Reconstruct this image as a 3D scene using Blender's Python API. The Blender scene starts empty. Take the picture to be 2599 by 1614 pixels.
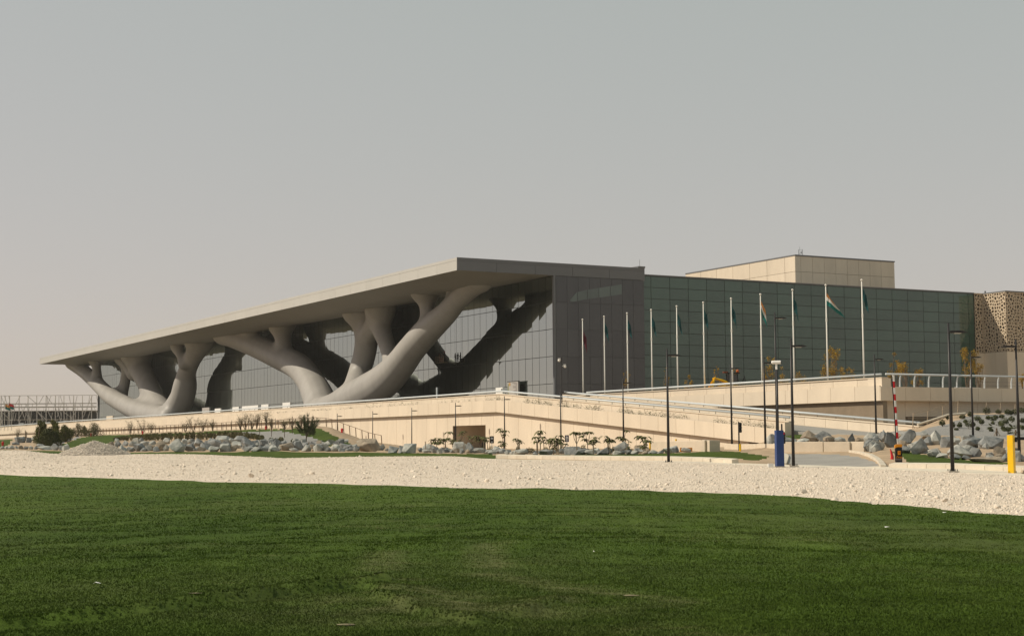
import bpy, bmesh, math, random
import numpy as np
from mathutils import Vector, Matrix, noise as mnoise
from mathutils.bvhtree import BVHTree
random.seed(7); rng = np.random.default_rng(7)
S = bpy.context.scene
COL = S.collection
# ------------------------------------------------------------------ camera
FPX, PITCH, ROLL, TH = 3929.55, 0.08120586, 0.00675247, 0.5021156
CAMZ = 1.6
cp, sp, cr, sr = math.cos(PITCH), math.sin(PITCH), math.cos(ROLL), math.sin(ROLL)
RM = Matrix(((1, 0, 0), (0, cp, -sp), (0, sp, cp))) @ Matrix(((cr, 0, sr), (0, 1, 0), (-sr, 0, cr)))
C0 = Vector((0, 0, CAMZ))
cd = bpy.data.cameras.new('camera'); cam = bpy.data.objects.new('camera', cd); COL.objects.link(cam)
cd.sensor_width = 36; cd.lens = FPX / 2599 * 36; cd.clip_start = .3; cd.clip_end = 8000
X, Y_, Z = RM.col[0], RM.col[1], RM.col[2]
cam.matrix_world = Matrix(((X[0], Z[0], -Y_[0], 0), (X[1], Z[1], -Y_[1], 0), (X[2], Z[2], -Y_[2], CAMZ), (0, 0, 0, 1)))
S.camera = cam
S.render.resolution_x, S.render.resolution_y = 1024, 635
S.view_settings.view_transform = 'Standard'; S.view_settings.look = 'None'
S.cycles.caustics_reflective = False; S.cycles.caustics_refractive = False
S.view_settings.exposure = 0.0; S.view_settings.gamma = 1
# ------------------------------------------------------------------ sky and sun
SUN = Vector((-0.767, -0.004, 0.641)).normalized()
EL = math.asin(SUN.z); AZ = math.atan2(SUN.x, SUN.y)
w = bpy.data.worlds.new('World'); S.world = w; w.use_nodes = True
nt = w.node_tree; nt.nodes.clear()
sky = nt.nodes.new('ShaderNodeTexSky'); sky.sky_type = 'NISHITA'; sky.sun_disc = False
sky.sun_elevation = EL; sky.sun_rotation = AZ
sky.air_density = 1.0; sky.dust_density = .7; sky.ozone_density = 1.0; sky.altitude = 10
sep = nt.nodes.new('ShaderNodeSeparateColor'); com = nt.nodes.new('ShaderNodeCombineColor'); nt.links.new(sky.outputs[0], sep.inputs[0])
for k_, (pw, sc_) in enumerate(((.29, 3.60), (.19, 3.74), (.30, 2.86))):      # dusty air evens the sky out and warms it
    pn = nt.nodes.new('ShaderNodeMath'); pn.operation = 'POWER'; pn.inputs[1].default_value = pw; nt.links.new(sep.outputs[k_], pn.inputs[0])
    mn = nt.nodes.new('ShaderNodeMath'); mn.operation = 'MULTIPLY'; mn.inputs[1].default_value = sc_; nt.links.new(pn.outputs[0], mn.inputs[0]); nt.links.new(mn.outputs[0], com.inputs[k_])
bg = nt.nodes.new('ShaderNodeBackground'); bg.inputs[1].default_value = 0.1
out = nt.nodes.new('ShaderNodeOutputWorld')
nt.links.new(com.outputs[0], bg.inputs[0]); nt.links.new(bg.outputs[0], out.inputs[0])
sd = bpy.data.lights.new('sun', 'SUN'); sd.energy = 4.2; sd.angle = math.radians(.55); sd.color = (1.0, .89, .72)
so = bpy.data.objects.new('sun', sd); COL.objects.link(so); so.location = SUN * 400
so.rotation_euler = SUN.to_track_quat('Z', 'Y').to_euler()
# ------------------------------------------------------------------ measuring
def ray(x, y):
    return RM @ Vector(((x - 1299.5) / FPX, 1, -(y - 807) / FPX))
def at(x, y, D):
    v = ray(x, y); return C0 + v * (D / v.y)
def proj(P):
    q = RM.transposed() @ (Vector(P) - C0)
    return 1299.5 + q.x / q.y * FPX, 807 - q.z / q.y * FPX
dL = Vector((-math.sin(TH), math.cos(TH), 0)); dR = Vector((math.cos(TH), math.sin(TH), 0))
G = Vector((6.44527, 238.01488, 0))           # plan corner of the big hall
def B(a, n, z):                               # a: along the front, n: out of the front, z: up
    return G + dL * a - dR * n + Vector((0, 0, z))
def rn(x, y, n):
    v = ray(x, y); k = ((G - dR * n - C0).dot(dR)) / v.dot(dR); P = C0 + v * k
    return (P - G).dot(dL), P.z
def ra(x, y, a):
    v = ray(x, y); k = ((G + dL * a - C0).dot(dL)) / v.dot(dL); P = C0 + v * k
    return -(P - G).dot(dR), P.z
def table(T):
    xs = [t[0] for t in T]
    def fn(x):
        return [float(np.interp(x, xs, [t[k] for t in T])) for k in range(1, len(T[0]))]
    return fn
# ------------------------------------------------------------------ materials
MATS = {}
def mat(name, col, rough=.8, var=.12, scale=1.0, bump=0.0, bscale=None, metal=0.0, spec=.3, ior=1.45, col2=None, detail=6, rnd=0.0, coords='pos', emit=None, stretch=None):
    if name in MATS: return MATS[name]
    m = bpy.data.materials.new(name); m.use_nodes = True; MATS[name] = m
    t = m.node_tree; b = t.nodes['Principled BSDF']
    b.inputs['Roughness'].default_value = rough; b.inputs['Metallic'].default_value = metal
    b.inputs['Specular IOR Level'].default_value = spec; b.inputs['IOR'].default_value = ior
    L = t.links.new
    if coords == 'pos':
        g = t.nodes.new('ShaderNodeNewGeometry'); vec = g.outputs['Position']
    else:
        g = t.nodes.new('ShaderNodeTexCoord'); vec = g.outputs['Object']
    if stretch:
        mp = t.nodes.new('ShaderNodeMapping'); mp.inputs['Scale'].default_value = stretch; L(vec, mp.inputs[0]); vec = mp.outputs[0]
    n1 = t.nodes.new('ShaderNodeTexNoise'); n1.inputs['Scale'].default_value = scale; n1.inputs['Detail'].default_value = detail
    n1.inputs['Roughness'].default_value = .62; L(vec, n1.inputs['Vector'])
    mr = t.nodes.new('ShaderNodeMapRange'); mr.inputs[1].default_value = .3; mr.inputs[2].default_value = .7
    L(n1.outputs[0], mr.inputs[0])
    mx = t.nodes.new('ShaderNodeMix'); mx.data_type = 'RGBA'
    c2 = col2 if col2 else tuple(min(1, c * (1 + var)) for c in col)
    c1 = col if col2 else tuple(c * (1 - var) for c in col)
    mx.inputs[6].default_value = (*c1, 1); mx.inputs[7].default_value = (*c2, 1); L(mr.outputs[0], mx.inputs[0])
    res = mx.outputs[2]
    if rnd:
        oi = t.nodes.new('ShaderNodeObjectInfo'); r2 = t.nodes.new('ShaderNodeMapRange')
        r2.inputs[3].default_value = 1 - rnd; r2.inputs[4].default_value = 1 + rnd; L(oi.outputs['Random'], r2.inputs[0])
        v2 = t.nodes.new('ShaderNodeVectorMath'); v2.operation = 'SCALE'; L(res, v2.inputs[0]); L(r2.outputs[0], v2.inputs['Scale']); res = v2.outputs[0]
    L(res, b.inputs['Base Color'])
    if bump:
        n2 = t.nodes.new('ShaderNodeTexNoise'); n2.inputs['Scale'].default_value = bscale or scale * 4; n2.inputs['Detail'].default_value = 8; L(vec, n2.inputs['Vector'])
        bp = t.nodes.new('ShaderNodeBump'); bp.inputs['Strength'].default_value = min(1, bump); bp.inputs['Distance'].default_value = .05 * max(1, bump)
        L(n2.outputs[0], bp.inputs['Height']); L(bp.outputs[0], b.inputs['Normal'])
    if emit:
        b.inputs['Emission Color'].default_value = (*emit[:3], 1); b.inputs['Emission Strength'].default_value = emit[3]
    return m
M_STONE = mat('cream_stone', (.645, .56, .445), .85, .06, .5, .15, 6, rnd=.04, spec=.2, stretch=(1, 1, .35))
M_STONE_J = mat('stone_joint', (.22, .175, .125), .9, .1, 1)
M_COPING = mat('coping_stone', (.66, .57, .45), .8, .05, .6)
M_FASCIA = mat('light_metal_panel', (.445, .44, .415), .5, .03, .2, rnd=.02, spec=.4)
M_SIDEF = mat('grey_metal_panel', (.145, .15, .158), .5, .04, .2, rnd=.02, spec=.4)
M_SOFFIT = mat('soffit_metal', (.285, .275, .25), .55, .04, .15, spec=.3)
M_TREE = mat('tree_steel', (.335, .325, .305), .5, .10, .35, .05, .6, spec=.35, stretch=(1, 1, .4), detail=9)
M_JOINT = mat('dark_joint', (.02, .022, .022), .6, .1, 1)
M_FRAME = mat('mullion', (.06, .065, .062), .5, .1, 1)
M_FGLASS = mat('front_glass', (.011, .014, .013), .025, .12, .08, spec=1.0, ior=2.9, rnd=.1)
M_FGLASS.node_tree.nodes['Principled BSDF'].inputs['Specular Tint'].default_value = (.90, 1.0, .955, 1)
M_SGLASS = mat('smoked_glass', (.042, .043, .041), .04, .18, .3, spec=.5, ior=1.6, rnd=.2, stretch=(1, 1, .05))
M_GGLASS = mat('green_glass', (.047, .094, .070), .05, .16, .12, spec=.5, ior=1.62, rnd=.13)
M_DARKM = mat('dark_metal', (.022, .021, .022), .45, .15, 2, spec=.4)
M_RAIL = mat('pale_rail', (.52, .56, .58), .4, .05, 1, spec=.5)
M_WHITE = mat('white_paint', (.78, .77, .73), .45, .04, 1)
M_POLE = mat('flagpole_white', (.74, .72, .66), .35, .03, 1, spec=.5)
M_CONC = mat('concrete', (.46, .42, .36), .9, .1, .8, .3, 8)
M_ROAD = mat('road_concrete', (.29, .278, .255), .85, .12, .5, .2, 10)
M_KERB = mat('kerb_concrete', (.60, .54, .44), .85, .08, 1.2, .2, 8, rnd=.05)
M_SAND = mat('sand', (.38, .285, .19), .95, .22, .5, .6, 3)
M_YEL = mat('yellow_paint', (.80, .48, .005), .35, .04, 2, spec=.5)
M_BLUE = mat('blue_paint', (.010, .040, .16), .35, .05, 2, spec=.5)
M_RED = mat('red_paint', (.55, .015, .02), .4, .05, 2)
M_BLACK = mat('black_plastic', (.012, .012, .013), .45, .1, 2)
M_ORNG = mat('orange_paint', (.75, .28, .01), .4, .05, 2)
M_BARK = mat('bark', (.16, .12, .085), .9, .25, 6, .4, 20)
M_STAKE = mat('stake_wood', (.36, .29, .21), .9, .2, 4)
M_RUST = mat('weathered_post', (.17, .115, .075), .8, .2, 3)
# ------------------------------------------------------------------ mesh helpers
class MB:
    def __init__(s): s.v = []; s.f = []
    def add(s, vs, fs):
        o = len(s.v); s.v += [Vector(q) for q in vs]; s.f += [tuple(i + o for i in q) for q in fs]; return s
    def hexa(s, q):                        # 8 corners: bottom 4 (ccw from above), top 4
        return s.add(q, [(3, 2, 1, 0), (4, 5, 6, 7), (0, 1, 5, 4), (1, 2, 6, 5), (2, 3, 7, 6), (3, 0, 4, 7)])
    def box(s, c, sx, sy, sz, M=None):
        c = Vector(c); hx, hy, hz = sx / 2, sy / 2, sz / 2
        q = [(-hx, -hy, -hz), (hx, -hy, -hz), (hx, hy, -hz), (-hx, hy, -hz), (-hx, -hy, hz), (hx, -hy, hz), (hx, hy, hz), (-hx, hy, hz)]
        q = [Vector(p) for p in q]
        if M is not None: q = [M @ p for p in q]
        return s.hexa([c + p for p in q])
    def bpan(s, a0, a1, n0, n1, zb0, zt0, zb1=None, zt1=None):   # block in the building frame, sloping from a0 to a1
        zb1 = zb0 if zb1 is None else zb1; zt1 = zt0 if zt1 is None else zt1
        return s.hexa([B(a0, n0, zb0), B(a0, n1, zb0), B(a1, n1, zb1), B(a1, n0, zb1), B(a0, n0, zt0), B(a0, n1, zt0), B(a1, n1, zt1), B(a1, n0, zt1)])
    def tube(s, pts, rad, seg=8, cap=True):
        pts = [Vector(p) for p in pts]; n = len(pts)
        if not hasattr(rad, '__len__'): rad = [rad] * n
        o = len(s.v); up = None
        for i, p in enumerate(pts):
            t = (pts[min(i + 1, n - 1)] - pts[max(i - 1, 0)]).normalized()
            if up is None:
                up = t.orthogonal().normalized()
            up = (up - t * up.dot(t)); up = up.normalized() if up.length > 1e-6 else t.orthogonal().normalized()
            w2 = t.cross(up)
            for k in range(seg):
                th = 2 * math.pi * k / seg
                s.v.append(p + (up * math.cos(th) + w2 * math.sin(th)) * rad[i])
        for i in range(n - 1):
            for k in range(seg):
                a = o + i * seg + k; b = o + i * seg + (k + 1) % seg
                s.f.append((a, b, b + seg, a + seg))
        if cap:
            s.f.append(tuple(o + k for k in reversed(range(seg)))); s.f.append(tuple(o + (n - 1) * seg + k for k in range(seg)))
        return s
    def bar(s, p0, p1, r, seg=4): return s.tube([p0, p1], r, seg)
    def sphere(s, c, r, u=10, v=6, sc=(1, 1, 1)):
        c = Vector(c); o = len(s.v)
        for j in range(1, v):
            ph = math.pi * j / v
            for i in range(u):
                th = 2 * math.pi * i / u
                s.v.append(c + Vector((math.sin(ph) * math.cos(th) * r * sc[0], math.sin(ph) * math.sin(th) * r * sc[1], math.cos(ph) * r * sc[2])))
        s.v.append(c + Vector((0, 0, r * sc[2]))); s.v.append(c - Vector((0, 0, r * sc[2]))); T = len(s.v) - 2
        for j in range(v - 2):
            for i in range(u):
                a = o + j * u + i; b = o + j * u + (i + 1) % u
                s.f.append((a, a + u, b + u, b))
        for i in range(u):
            s.f.append((T, o + i, o + (i + 1) % u)); s.f.append((T + 1, o + (v - 2) * u + (i + 1) % u, o + (v - 2) * u + i))
        return s
    def build(s, name, m, parent=None, smooth=False, origin=None):
        if origin is None:
            lo = [min(q[k] for q in s.v) for k in range(3)]; hi = [max(q[k] for q in s.v) for k in range(3)]
            origin = Vector(((lo[0] + hi[0]) / 2, (lo[1] + hi[1]) / 2, lo[2]))
        me = bpy.data.meshes.new(name)
        me.from_pydata([q - origin for q in s.v], [], s.f); me.update()
        if smooth: me.polygons.foreach_set('use_smooth', [True] * len(me.polygons))
        return link(name, me, m, origin, parent)
WL = {}
def link(name, me, m, origin, parent=None):
    if m is not None and not me.materials: me.materials.append(m)
    o = bpy.data.objects.new(name, me); COL.objects.link(o)
    o.location = Vector(origin) - (WL[parent.name] if parent else Vector()); o.parent = parent
    WL[o.name] = Vector(origin)
    return o
def tag(o, label=None, cat=None, group=None, kind=None):
    if label: o['label'] = label
    if cat: o['category'] = cat
    if group: o['group'] = group
    if kind: o['kind'] = kind
    return o
def thing(name, label, cat, loc=(0, 0, 0), group=None, kind=None):
    o = bpy.data.objects.new(name, None); COL.objects.link(o); o.location = loc; WL[o.name] = Vector(loc)
    o.empty_display_size = .3
    return tag(o, label, cat, group, kind)
def copy_thing(root, loc, rotz=0, sc=1, label=None, group=None):
    r = root.copy(); COL.objects.link(r); r.location = loc; r.rotation_euler = (0, 0, rotz); r.scale = (sc, sc, sc) if not hasattr(sc, '__len__') else sc
    WL[r.name] = Vector(loc)
    if label: r['label'] = label
    if group: r['group'] = group
    for ch in list(root.children):
        c = ch.copy(); COL.objects.link(c); c.parent = r
        for g in list(ch.children):
            d = g.copy(); COL.objects.link(d); d.parent = c
    return r
def np_mesh(name, V, F, m, parent=None, smooth=False):
    """V (n,3) array, F (k,3|4) array"""
    V = np.asarray(V, np.float32); F = np.asarray(F, np.int32)
    o = np.array([(V[:, 0].min() + V[:, 0].max()) / 2, (V[:, 1].min() + V[:, 1].max()) / 2, V[:, 2].min()])
    me = bpy.data.meshes.new(name); k = F.shape[1]
    me.vertices.add(len(V)); me.vertices.foreach_set('co', (V - o).astype(np.float32).ravel())
    me.loops.add(F.size); me.loops.foreach_set('vertex_index', F.ravel())
    me.polygons.add(len(F)); me.polygons.foreach_set('loop_start', np.arange(0, F.size, k, dtype=np.int32))
    me.update(calc_edges=True)
    if smooth: me.polygons.foreach_set('use_smooth', np.ones(len(F), bool))
    return link(name, me, m, Vector(o.tolist()), parent)
def fbm(x, y, z=0.0): return mnoise.fractal(Vector((x, y, z)), 1.0, 2.0, 4)
# ------------------------------------------------------------------ ground
def grass_mat(name, c1, c2, dry, dry_amt, fine=60):
    m = bpy.data.materials.new(name); m.use_nodes = True; t = m.node_tree; L = t.links.new
    b = t.nodes['Principled BSDF']; b.inputs['Roughness'].default_value = .85; b.inputs['Specular IOR Level'].default_value = .08
    g = t.nodes.new('ShaderNodeNewGeometry')
    def nz(sc, det, st=None):
        v = g.outputs['Position']
        if st:
            mp = t.nodes.new('ShaderNodeMapping'); mp.inputs['Scale'].default_value = st; mp.inputs['Rotation'].default_value = (0, 0, .25); L(v, mp.inputs[0]); v = mp.outputs[0]
        n = t.nodes.new('ShaderNodeTexNoise'); n.inputs['Scale'].default_value = sc; n.inputs['Detail'].default_value = det; n.inputs['Roughness'].default_value = .65; L(v, n.inputs['Vector']); return n.outputs[0]
    def rng_(i, a, c_, lo=0, hi=1):
        r = t.nodes.new('ShaderNodeMapRange'); r.inputs[1].default_value = a; r.inputs[2].default_value = c_; r.inputs[3].default_value = lo; r.inputs[4].default_value = hi; L(i, r.inputs[0]); return r.outputs[0]
    def mixc(fac, A_, B_):
        x = t.nodes.new('ShaderNodeMix'); x.data_type = 'RGBA'; L(fac, x.inputs[0])
        for k, q in ((6, A_), (7, B_)):
            if isinstance(q, tuple): x.inputs[k].default_value = (*q, 1)
            else: L(q, x.inputs[k])
        return x.outputs[2]
    base = mixc(rng_(nz(.12, 8, (1, .45, 1)), .33, .67), c1, c2)
    fin = rng_(nz(fine, 4), .25, .75, .62, 1.38)
    v = t.nodes.new('ShaderNodeVectorMath'); v.operation = 'SCALE'; L(base, v.inputs[0]); L(fin, v.inputs['Scale'])
    mid = rng_(nz(1.6, 7, (.8, .35, 1)), .35, .65, .8, 1.22)
    v2 = t.nodes.new('ShaderNodeVectorMath'); v2.operation = 'SCALE'; L(v.outputs[0], v2.inputs[0]); L(mid, v2.inputs['Scale'])
    dm = t.nodes.new('ShaderNodeMath'); dm.operation = 'MULTIPLY'
    L(rng_(nz(.22, 3), .52, .72), dm.inputs[0]); L(rng_(nz(3.2, 8, (.5, 1.6, 1)), .52, .7, 0, dry_amt), dm.inputs[1])
    col = mixc(dm.outputs[0], v2.outputs[0], dry)
    at2 = t.nodes.new('ShaderNodeAttribute'); at2.attribute_name = 'wear'
    col = mixc(at2.outputs['Fac'], col, (.145, .15, .062))
    L(col, b.inputs['Base Color'])
    n2 = nz(90, 3); bp = t.nodes.new('ShaderNodeBump'); bp.inputs['Strength'].default_value = .8; bp.inputs['Distance'].default_value = .03
    L(n2, bp.inputs['Height']); L(bp.outputs[0], b.inputs['Normal'])
    MATS[name] = m; return m
M_LAWN = grass_mat('lawn_grass', (.042, .078, .009), (.078, .125, .018), (.26, .22, .11), .75)
M_LAWN2 = grass_mat('bank_grass', (.040, .068, .009), (.068, .098, .016), (.25, .20, .09), .25, 30)
M_GRAV = mat('gravel', (.52, .44, .35), .95, .25, 9, .9, 14, col2=(.73, .64, .54))
M_STONES = mat('gravel_stone', (.50, .42, .335), .9, .2, 5, .2, 20, col2=(.80, .72, .61), rnd=.1)
M_PEB = mat('grey_pebbles', (.16, .16, .155), .95, .3, 7, .9, 10, col2=(.33, .32, .30))
g0 = MB(); g0.add([(-3000, -1500, -.9), (3000, -1500, -.9), (3000, 4500, -.9), (-3000, 4500, -.9)], [(0, 1, 2, 3)])
tag(g0.build('ground', M_SAND), kind='structure')

E_LAWN = table([(-700, 1163), (-300, 1185), (0, 1203), (427, 1218), (854, 1227), (1281, 1236), (1494, 1241), (1708, 1247), (1921, 1254), (2028, 1259), (2135, 1270), (2241, 1278), (2401, 1291), (2599, 1308), (2800, 1330), (3200, 1390)])
def hzn(x): return 1126.9 - .00675 * (x - 1299.5)
RIDGE = [at(x, y, 1.6 * FPX / (y - hzn(x))) for x, y in ((20, 1592), (300, 1565), (520, 1535), (700, 1512), (850, 1490), (930, 1482))]
RIDGE2 = [at(x, y, 1.6 * FPX / (y - hzn(x))) for x, y in ((930, 1482), (1000, 1525), (1100, 1560), (1200, 1575), (1330, 1560), (1420, 1530))]
def seg_d(px, py, P):
    best = 9
    for i in range(len(P) - 1):
        ax, ay, bx, by = P[i].x, P[i].y, P[i + 1].x, P[i + 1].y
        dx, dy = bx - ax, by - ay; t = max(0, min(1, ((px - ax) * dx + (py - ay) * dy) / (dx * dx + dy * dy)))
        cx, cy = ax + dx * t, ay + dy * t; d = math.hypot(px - cx, py - cy)
        sgn = 1 if (dx * (py - ay) - dy * (px - ax)) > 0 else -1
        if d < abs(best): best = d * sgn
    return best
TRK = [[(1286, 1372), (1254, 1388), (1249, 1409), (1270, 1431)], [(1243, 1377), (1211, 1399), (1217, 1420), (1233, 1431)], [(966, 1393), (950, 1425), (939, 1441)], [(998, 1393), (982, 1436)], [(1233, 1447), (1334, 1463), (1441, 1495), (1601, 1511), (1718, 1527)], [(1265, 1452), (1380, 1478), (1470, 1490)], [(955, 1470), (1014, 1466)], [(1000, 1500), (1120, 1515), (1180, 1550)], [(1040, 1490), (1180, 1530), (1260, 1560)]]
TRK = [[at(x, y, 1.6 * FPX / (y - 1126.9)) for x, y in T_] for T_ in TRK]
def wear(x, y):
    w_ = 0.0
    if 13 < y < 27:
        for k, T_ in enumerate(TRK):
            d = abs(seg_d(x, y, T_)); wd = .16 if k < 4 else .22
            if d < wd * 2: w_ = max(w_, (1 - d / (wd * 2)) * (.75 + .5 * fbm(x * 3, y * 3, 21)) * (.5 + .5 * math.sin(y * 14 + x * 9)) ** .4)
    zone = max(0, 1 - math.hypot((x + .6) / 2.8, (y - 15.2) / 2.2)); w_ = max(w_, zone * max(0, .35 + 1.1 * fbm(x * 1.4, y * 1.4, 31)))
    w_ = w_ * .8 + .25 * max(0, fbm(x * .16 + y * .05, y * .13, 17) + .12) + .10 * max(0, fbm(x * .9, y * .5, 13))
    return min(1, max(0, w_))
def lawn_h(x, y):
    h = .05 * fbm(x * .11, y * .11) + .022 * fbm(x * .7, y * .7, 3)
    if 10 < y < 22:
        for P, hh in ((RIDGE, .11), (RIDGE2, .06)):
            d = seg_d(x, y, P) + .10 * fbm(x * 1.5, y * 1.5, 7)
            if -.12 < d < 1.1: h += hh * (1 + .6 * fbm(x * 2, y * 2, 5)) * (min(1, (d + .12) / .12) if d < 0 else max(0, 1 - d / 1.1) ** 2)
        h += .03 * max(0, fbm(x * 1.1, y * 1.1, 11)) * max(0, 1 - abs(y - 14.5) / 4)
    return h
xs = list(np.arange(-640, 3160, 15.0)); rows = 190
V = []; Fc = []
Ds = [-25, -10, 0, 5]
for x in xs:
    u = (x - 1299.5) / FPX; ye = E_LAWN(x)[0] + 1.3 * fbm(x * .02, 0, 2); De = 1.6 * FPX / (ye - hzn(x))
    De = min(De, 150)
    col = Ds + [9 * (De / 9) ** (k / (rows - 1)) for k in range(rows)]
    for D in col:
        X_ = u * max(D, 9) * (1.0 if D >= 9 else 1.0 + (9 - D) * .12)
        V.append((X_, D, lawn_h(X_, D) if D < 60 else .05 * fbm(X_ * .11, D * .11)))
nr = rows + len(Ds)
for i in range(len(xs) - 1):
    for j in range(nr - 1):
        a = i * nr + j; Fc.append((a, a + nr, a + nr + 1, a + 1))
LAWN = tag(np_mesh('lawn', V, Fc, M_LAWN, smooth=True), kind='structure')
at_ = LAWN.data.attributes.new('wear', 'FLOAT', 'POINT'); at_.data.foreach_set('value', np.array([wear(q[0], q[1]) if 9 < q[1] < 100 else 0 for q in V], np.float32))
# grass blades, denser where they are near
NB = 420000
bx = rng.uniform(-60, 2660, NB); by0 = rng.uniform(0, 1, NB) ** .8
ye = np.array([E_LAWN(x)[0] for x in np.arange(-60, 2661, 1.0)])[np.clip((bx + 60).astype(int), 0, 2720)]
py = ye + 1 + (1650 - ye) * by0
hz_ = 1126.9 - .00675 * (bx - 1299.5)
Dd = 1.6 * FPX / (py - hz_); Xb = (bx - 1299.5) / FPX * Dd; Yb = Dd
gx = np.array([[lawn_h(x_ * .25, y_ * .25 + 10) for y_ in range(0, 340)] for x_ in range(-200, 120)])
ix = np.clip((Xb / .25).astype(int) + 200, 0, 319); iy = np.clip(((Yb - 10) / .25).astype(int), 0, 339)
Zb = np.where(Yb < 94, gx[ix, iy], 0)
fx = np.array([[lawn_h(x_ * .06, y_ * .06 + 10) for y_ in range(0, 205)] for x_ in range(-140, 141)])
jx = np.clip(np.round(Xb / .06).astype(int) + 140, 0, 280); jy = np.clip(np.round((Yb - 10) / .06).astype(int), 0, 204)
Zb = np.where((Yb < 22.2) & (np.abs(Xb) < 8.4), fx[jx, jy], Zb)
wg = np.array([[wear(x_ * .1, y_ * .1 + 10) for y_ in range(0, 200)] for x_ in range(-120, 121)])
Wb = wg[np.clip(np.round(Xb / .1).astype(int) + 120, 0, 240), np.clip(np.round((Yb - 10) / .1).astype(int), 0, 199)]
hgt = rng.uniform(.010, .024, NB) * (1 + np.clip(Dd - 20, 0, 60) * .012); wid = np.maximum(.006, Dd * .00045) * rng.uniform(.7, 1.4, NB)
ang = rng.uniform(0, 2 * np.pi, NB); lean = rng.uniform(0, .03, NB); la = rng.uniform(0, 2 * np.pi, NB)
P0 = np.stack([Xb - np.cos(ang) * wid, Yb - np.sin(ang) * wid, Zb - .01], 1); P1 = np.stack([Xb + np.cos(ang) * wid, Yb + np.sin(ang) * wid, Zb - .01], 1)
P2 = np.stack([Xb + np.cos(la) * lean, Yb + np.sin(la) * lean, Zb + hgt], 1)
hgt = hgt * (1 - .7 * Wb); P2[:, 2] = Zb + hgt
o = np_mesh('lawn_blades', np.concatenate([P0, P1, P2]), np.stack([np.arange(NB), np.arange(NB) + NB, np.arange(NB) + 2 * NB], 1), M_LAWN)
at_ = o.data.attributes.new('wear', 'FLOAT', 'POINT'); at_.data.foreach_set('value', np.concatenate([Wb, Wb, Wb]).astype(np.float32))
tag(o, 'short mown grass of the wide lawn in the foreground', 'grass', kind='stuff')
# bare spots in the turf
for k, (x, y, wx, wy) in enumerate([(965, 1474, 30, 5), (495, 1532, 34, 5), (880, 1588, 50, 4), (1600, 1512, 40, 3)]):
    D = 1.6 * FPX / (y - hzn(x)); c = at(x, y, D); rx = wx / FPX * D / 2; ry = 1.6 * FPX / (y - wy / 2 - hzn(x)) - D
    mb = MB(); vs = []
    for i in range(18):
        th = 2 * math.pi * i / 18; rr = 1 + .5 * fbm(math.cos(th) * 1.5 + k * 7, math.sin(th) * 1.5)
        X_, Y2 = c.x + math.cos(th) * rx * rr, c.y + math.sin(th) * ry * rr
        vs.append((X_, Y2, lawn_h(X_, Y2) + .012))
    vs.append((c.x, c.y, lawn_h(c.x, c.y) + .02))
    mb.add(vs, [(i, (i + 1) % 18, 18) for i in range(18)])
    tag(mb.build('bare_soil', mat('bare_soil', (.17, .15, .085), .95, .35, 12, .6, 30)), kind='structure')

# far edge of the gravel, then the terrain behind it
T0 = [(-400, 1141, 148), (0, 1143, 140), (60, 1143.5, 139), (130, 1152, 135), (330, 1153, 135), (500, 1154, 132), (650, 1160, 128), (720, 1164, 125), (900, 1160, 125), (1150, 1159, 122), (1230, 1166, 117), (1350, 1169.5, 112), (1698, 1173, 97), (1860, 1179.5, 91.5), (2000, 1186, 86), (2240, 1192, 79), (2420, 1200, 73.5), (2599, 1209, 69), (2850, 1224, 62)]
C_G = table(T0)
V = []; Fc = []; nrow = 30; xg = list(np.arange(-300, 2840, 12.0))
for x in xg:
    yl = E_LAWN(x)[0]; Dl = min(150, 1.6 * FPX / (yl - hzn(x))); p0 = at(x, yl + 3, Dl * .985); p0.z = -.03
    y1, D1 = C_G(x); p1 = at(x, y1 - .6, D1 + .8)
    for k in range(nrow):
        t = k / (nrow - 1); q = p0.lerp(p1, t)
        f_ = min(1, 6 * t, 6 * (1 - t)); q.z += f_ * (.10 * fbm(q.x * .12, q.y * .12, 4) + .05 * fbm(q.x * .5, q.y * .5, 5)) + (.05 if 0 < k < nrow - 1 else 0)
        V.append(q)
for i in range(len(xg) - 1):
    for j in range(nrow - 1):
        a = i * nrow + j; Fc.append((a, a + nrow, a + nrow + 1, a + 1))
GRAVEL = tag(np_mesh('gravel_ground', [tuple(q) for q in V], Fc, M_GRAV, smooth=True), kind='structure')
GV = [Vector(q) for q in V]
def stones_mesh(P, R_, seed):
    r = np.random.default_rng(seed); n = len(P)
    base = np.array([(1, 0, 0), (-1, 0, 0), (0, 1, 0), (0, -1, 0), (0, 0, 1), (0, 0, -1)], float)
    tri = np.array([(0, 2, 4), (2, 1, 4), (1, 3, 4), (3, 0, 4), (2, 0, 5), (1, 2, 5), (3, 1, 5), (0, 3, 5)])
    v = base[None] * r.uniform(.55, 1.25, (n, 6, 1)) + r.normal(0, .22, (n, 6, 3)); v[:, :, 2] *= .75
    th = r.uniform(0, 6.28, n); c, s = np.cos(th), np.sin(th)
    vx = v[:, :, 0] * c[:, None] - v[:, :, 1] * s[:, None]; vy = v[:, :, 0] * s[:, None] + v[:, :, 1] * c[:, None]
    v = np.stack([vx, vy, v[:, :, 2]], 2) * R_[:, None, None] + P[:, None]
    return v.reshape(-1, 3), (tri[None] + 6 * np.arange(n)[:, None, None]).reshape(-1, 3)
NS = 100000
gi = rng.uniform(0, len(xg) - 1.001, NS); gj = rng.uniform(.01, .985, NS) ** .9 * (nrow - 1)
i0 = gi.astype(int); j0 = gj.astype(int); fi = (gi - i0)[:, None]; fj = (gj - j0)[:, None]
GA = np.array(V)
P = (GA[i0 * nrow + j0] * (1 - fi) + GA[(i0 + 1) * nrow + j0] * fi) * (1 - fj) + (GA[i0 * nrow + np.minimum(j0 + 1, nrow - 1)] * (1 - fi) + GA[(i0 + 1) * nrow + np.minimum(j0 + 1, nrow - 1)] * fi) * fj
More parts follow.
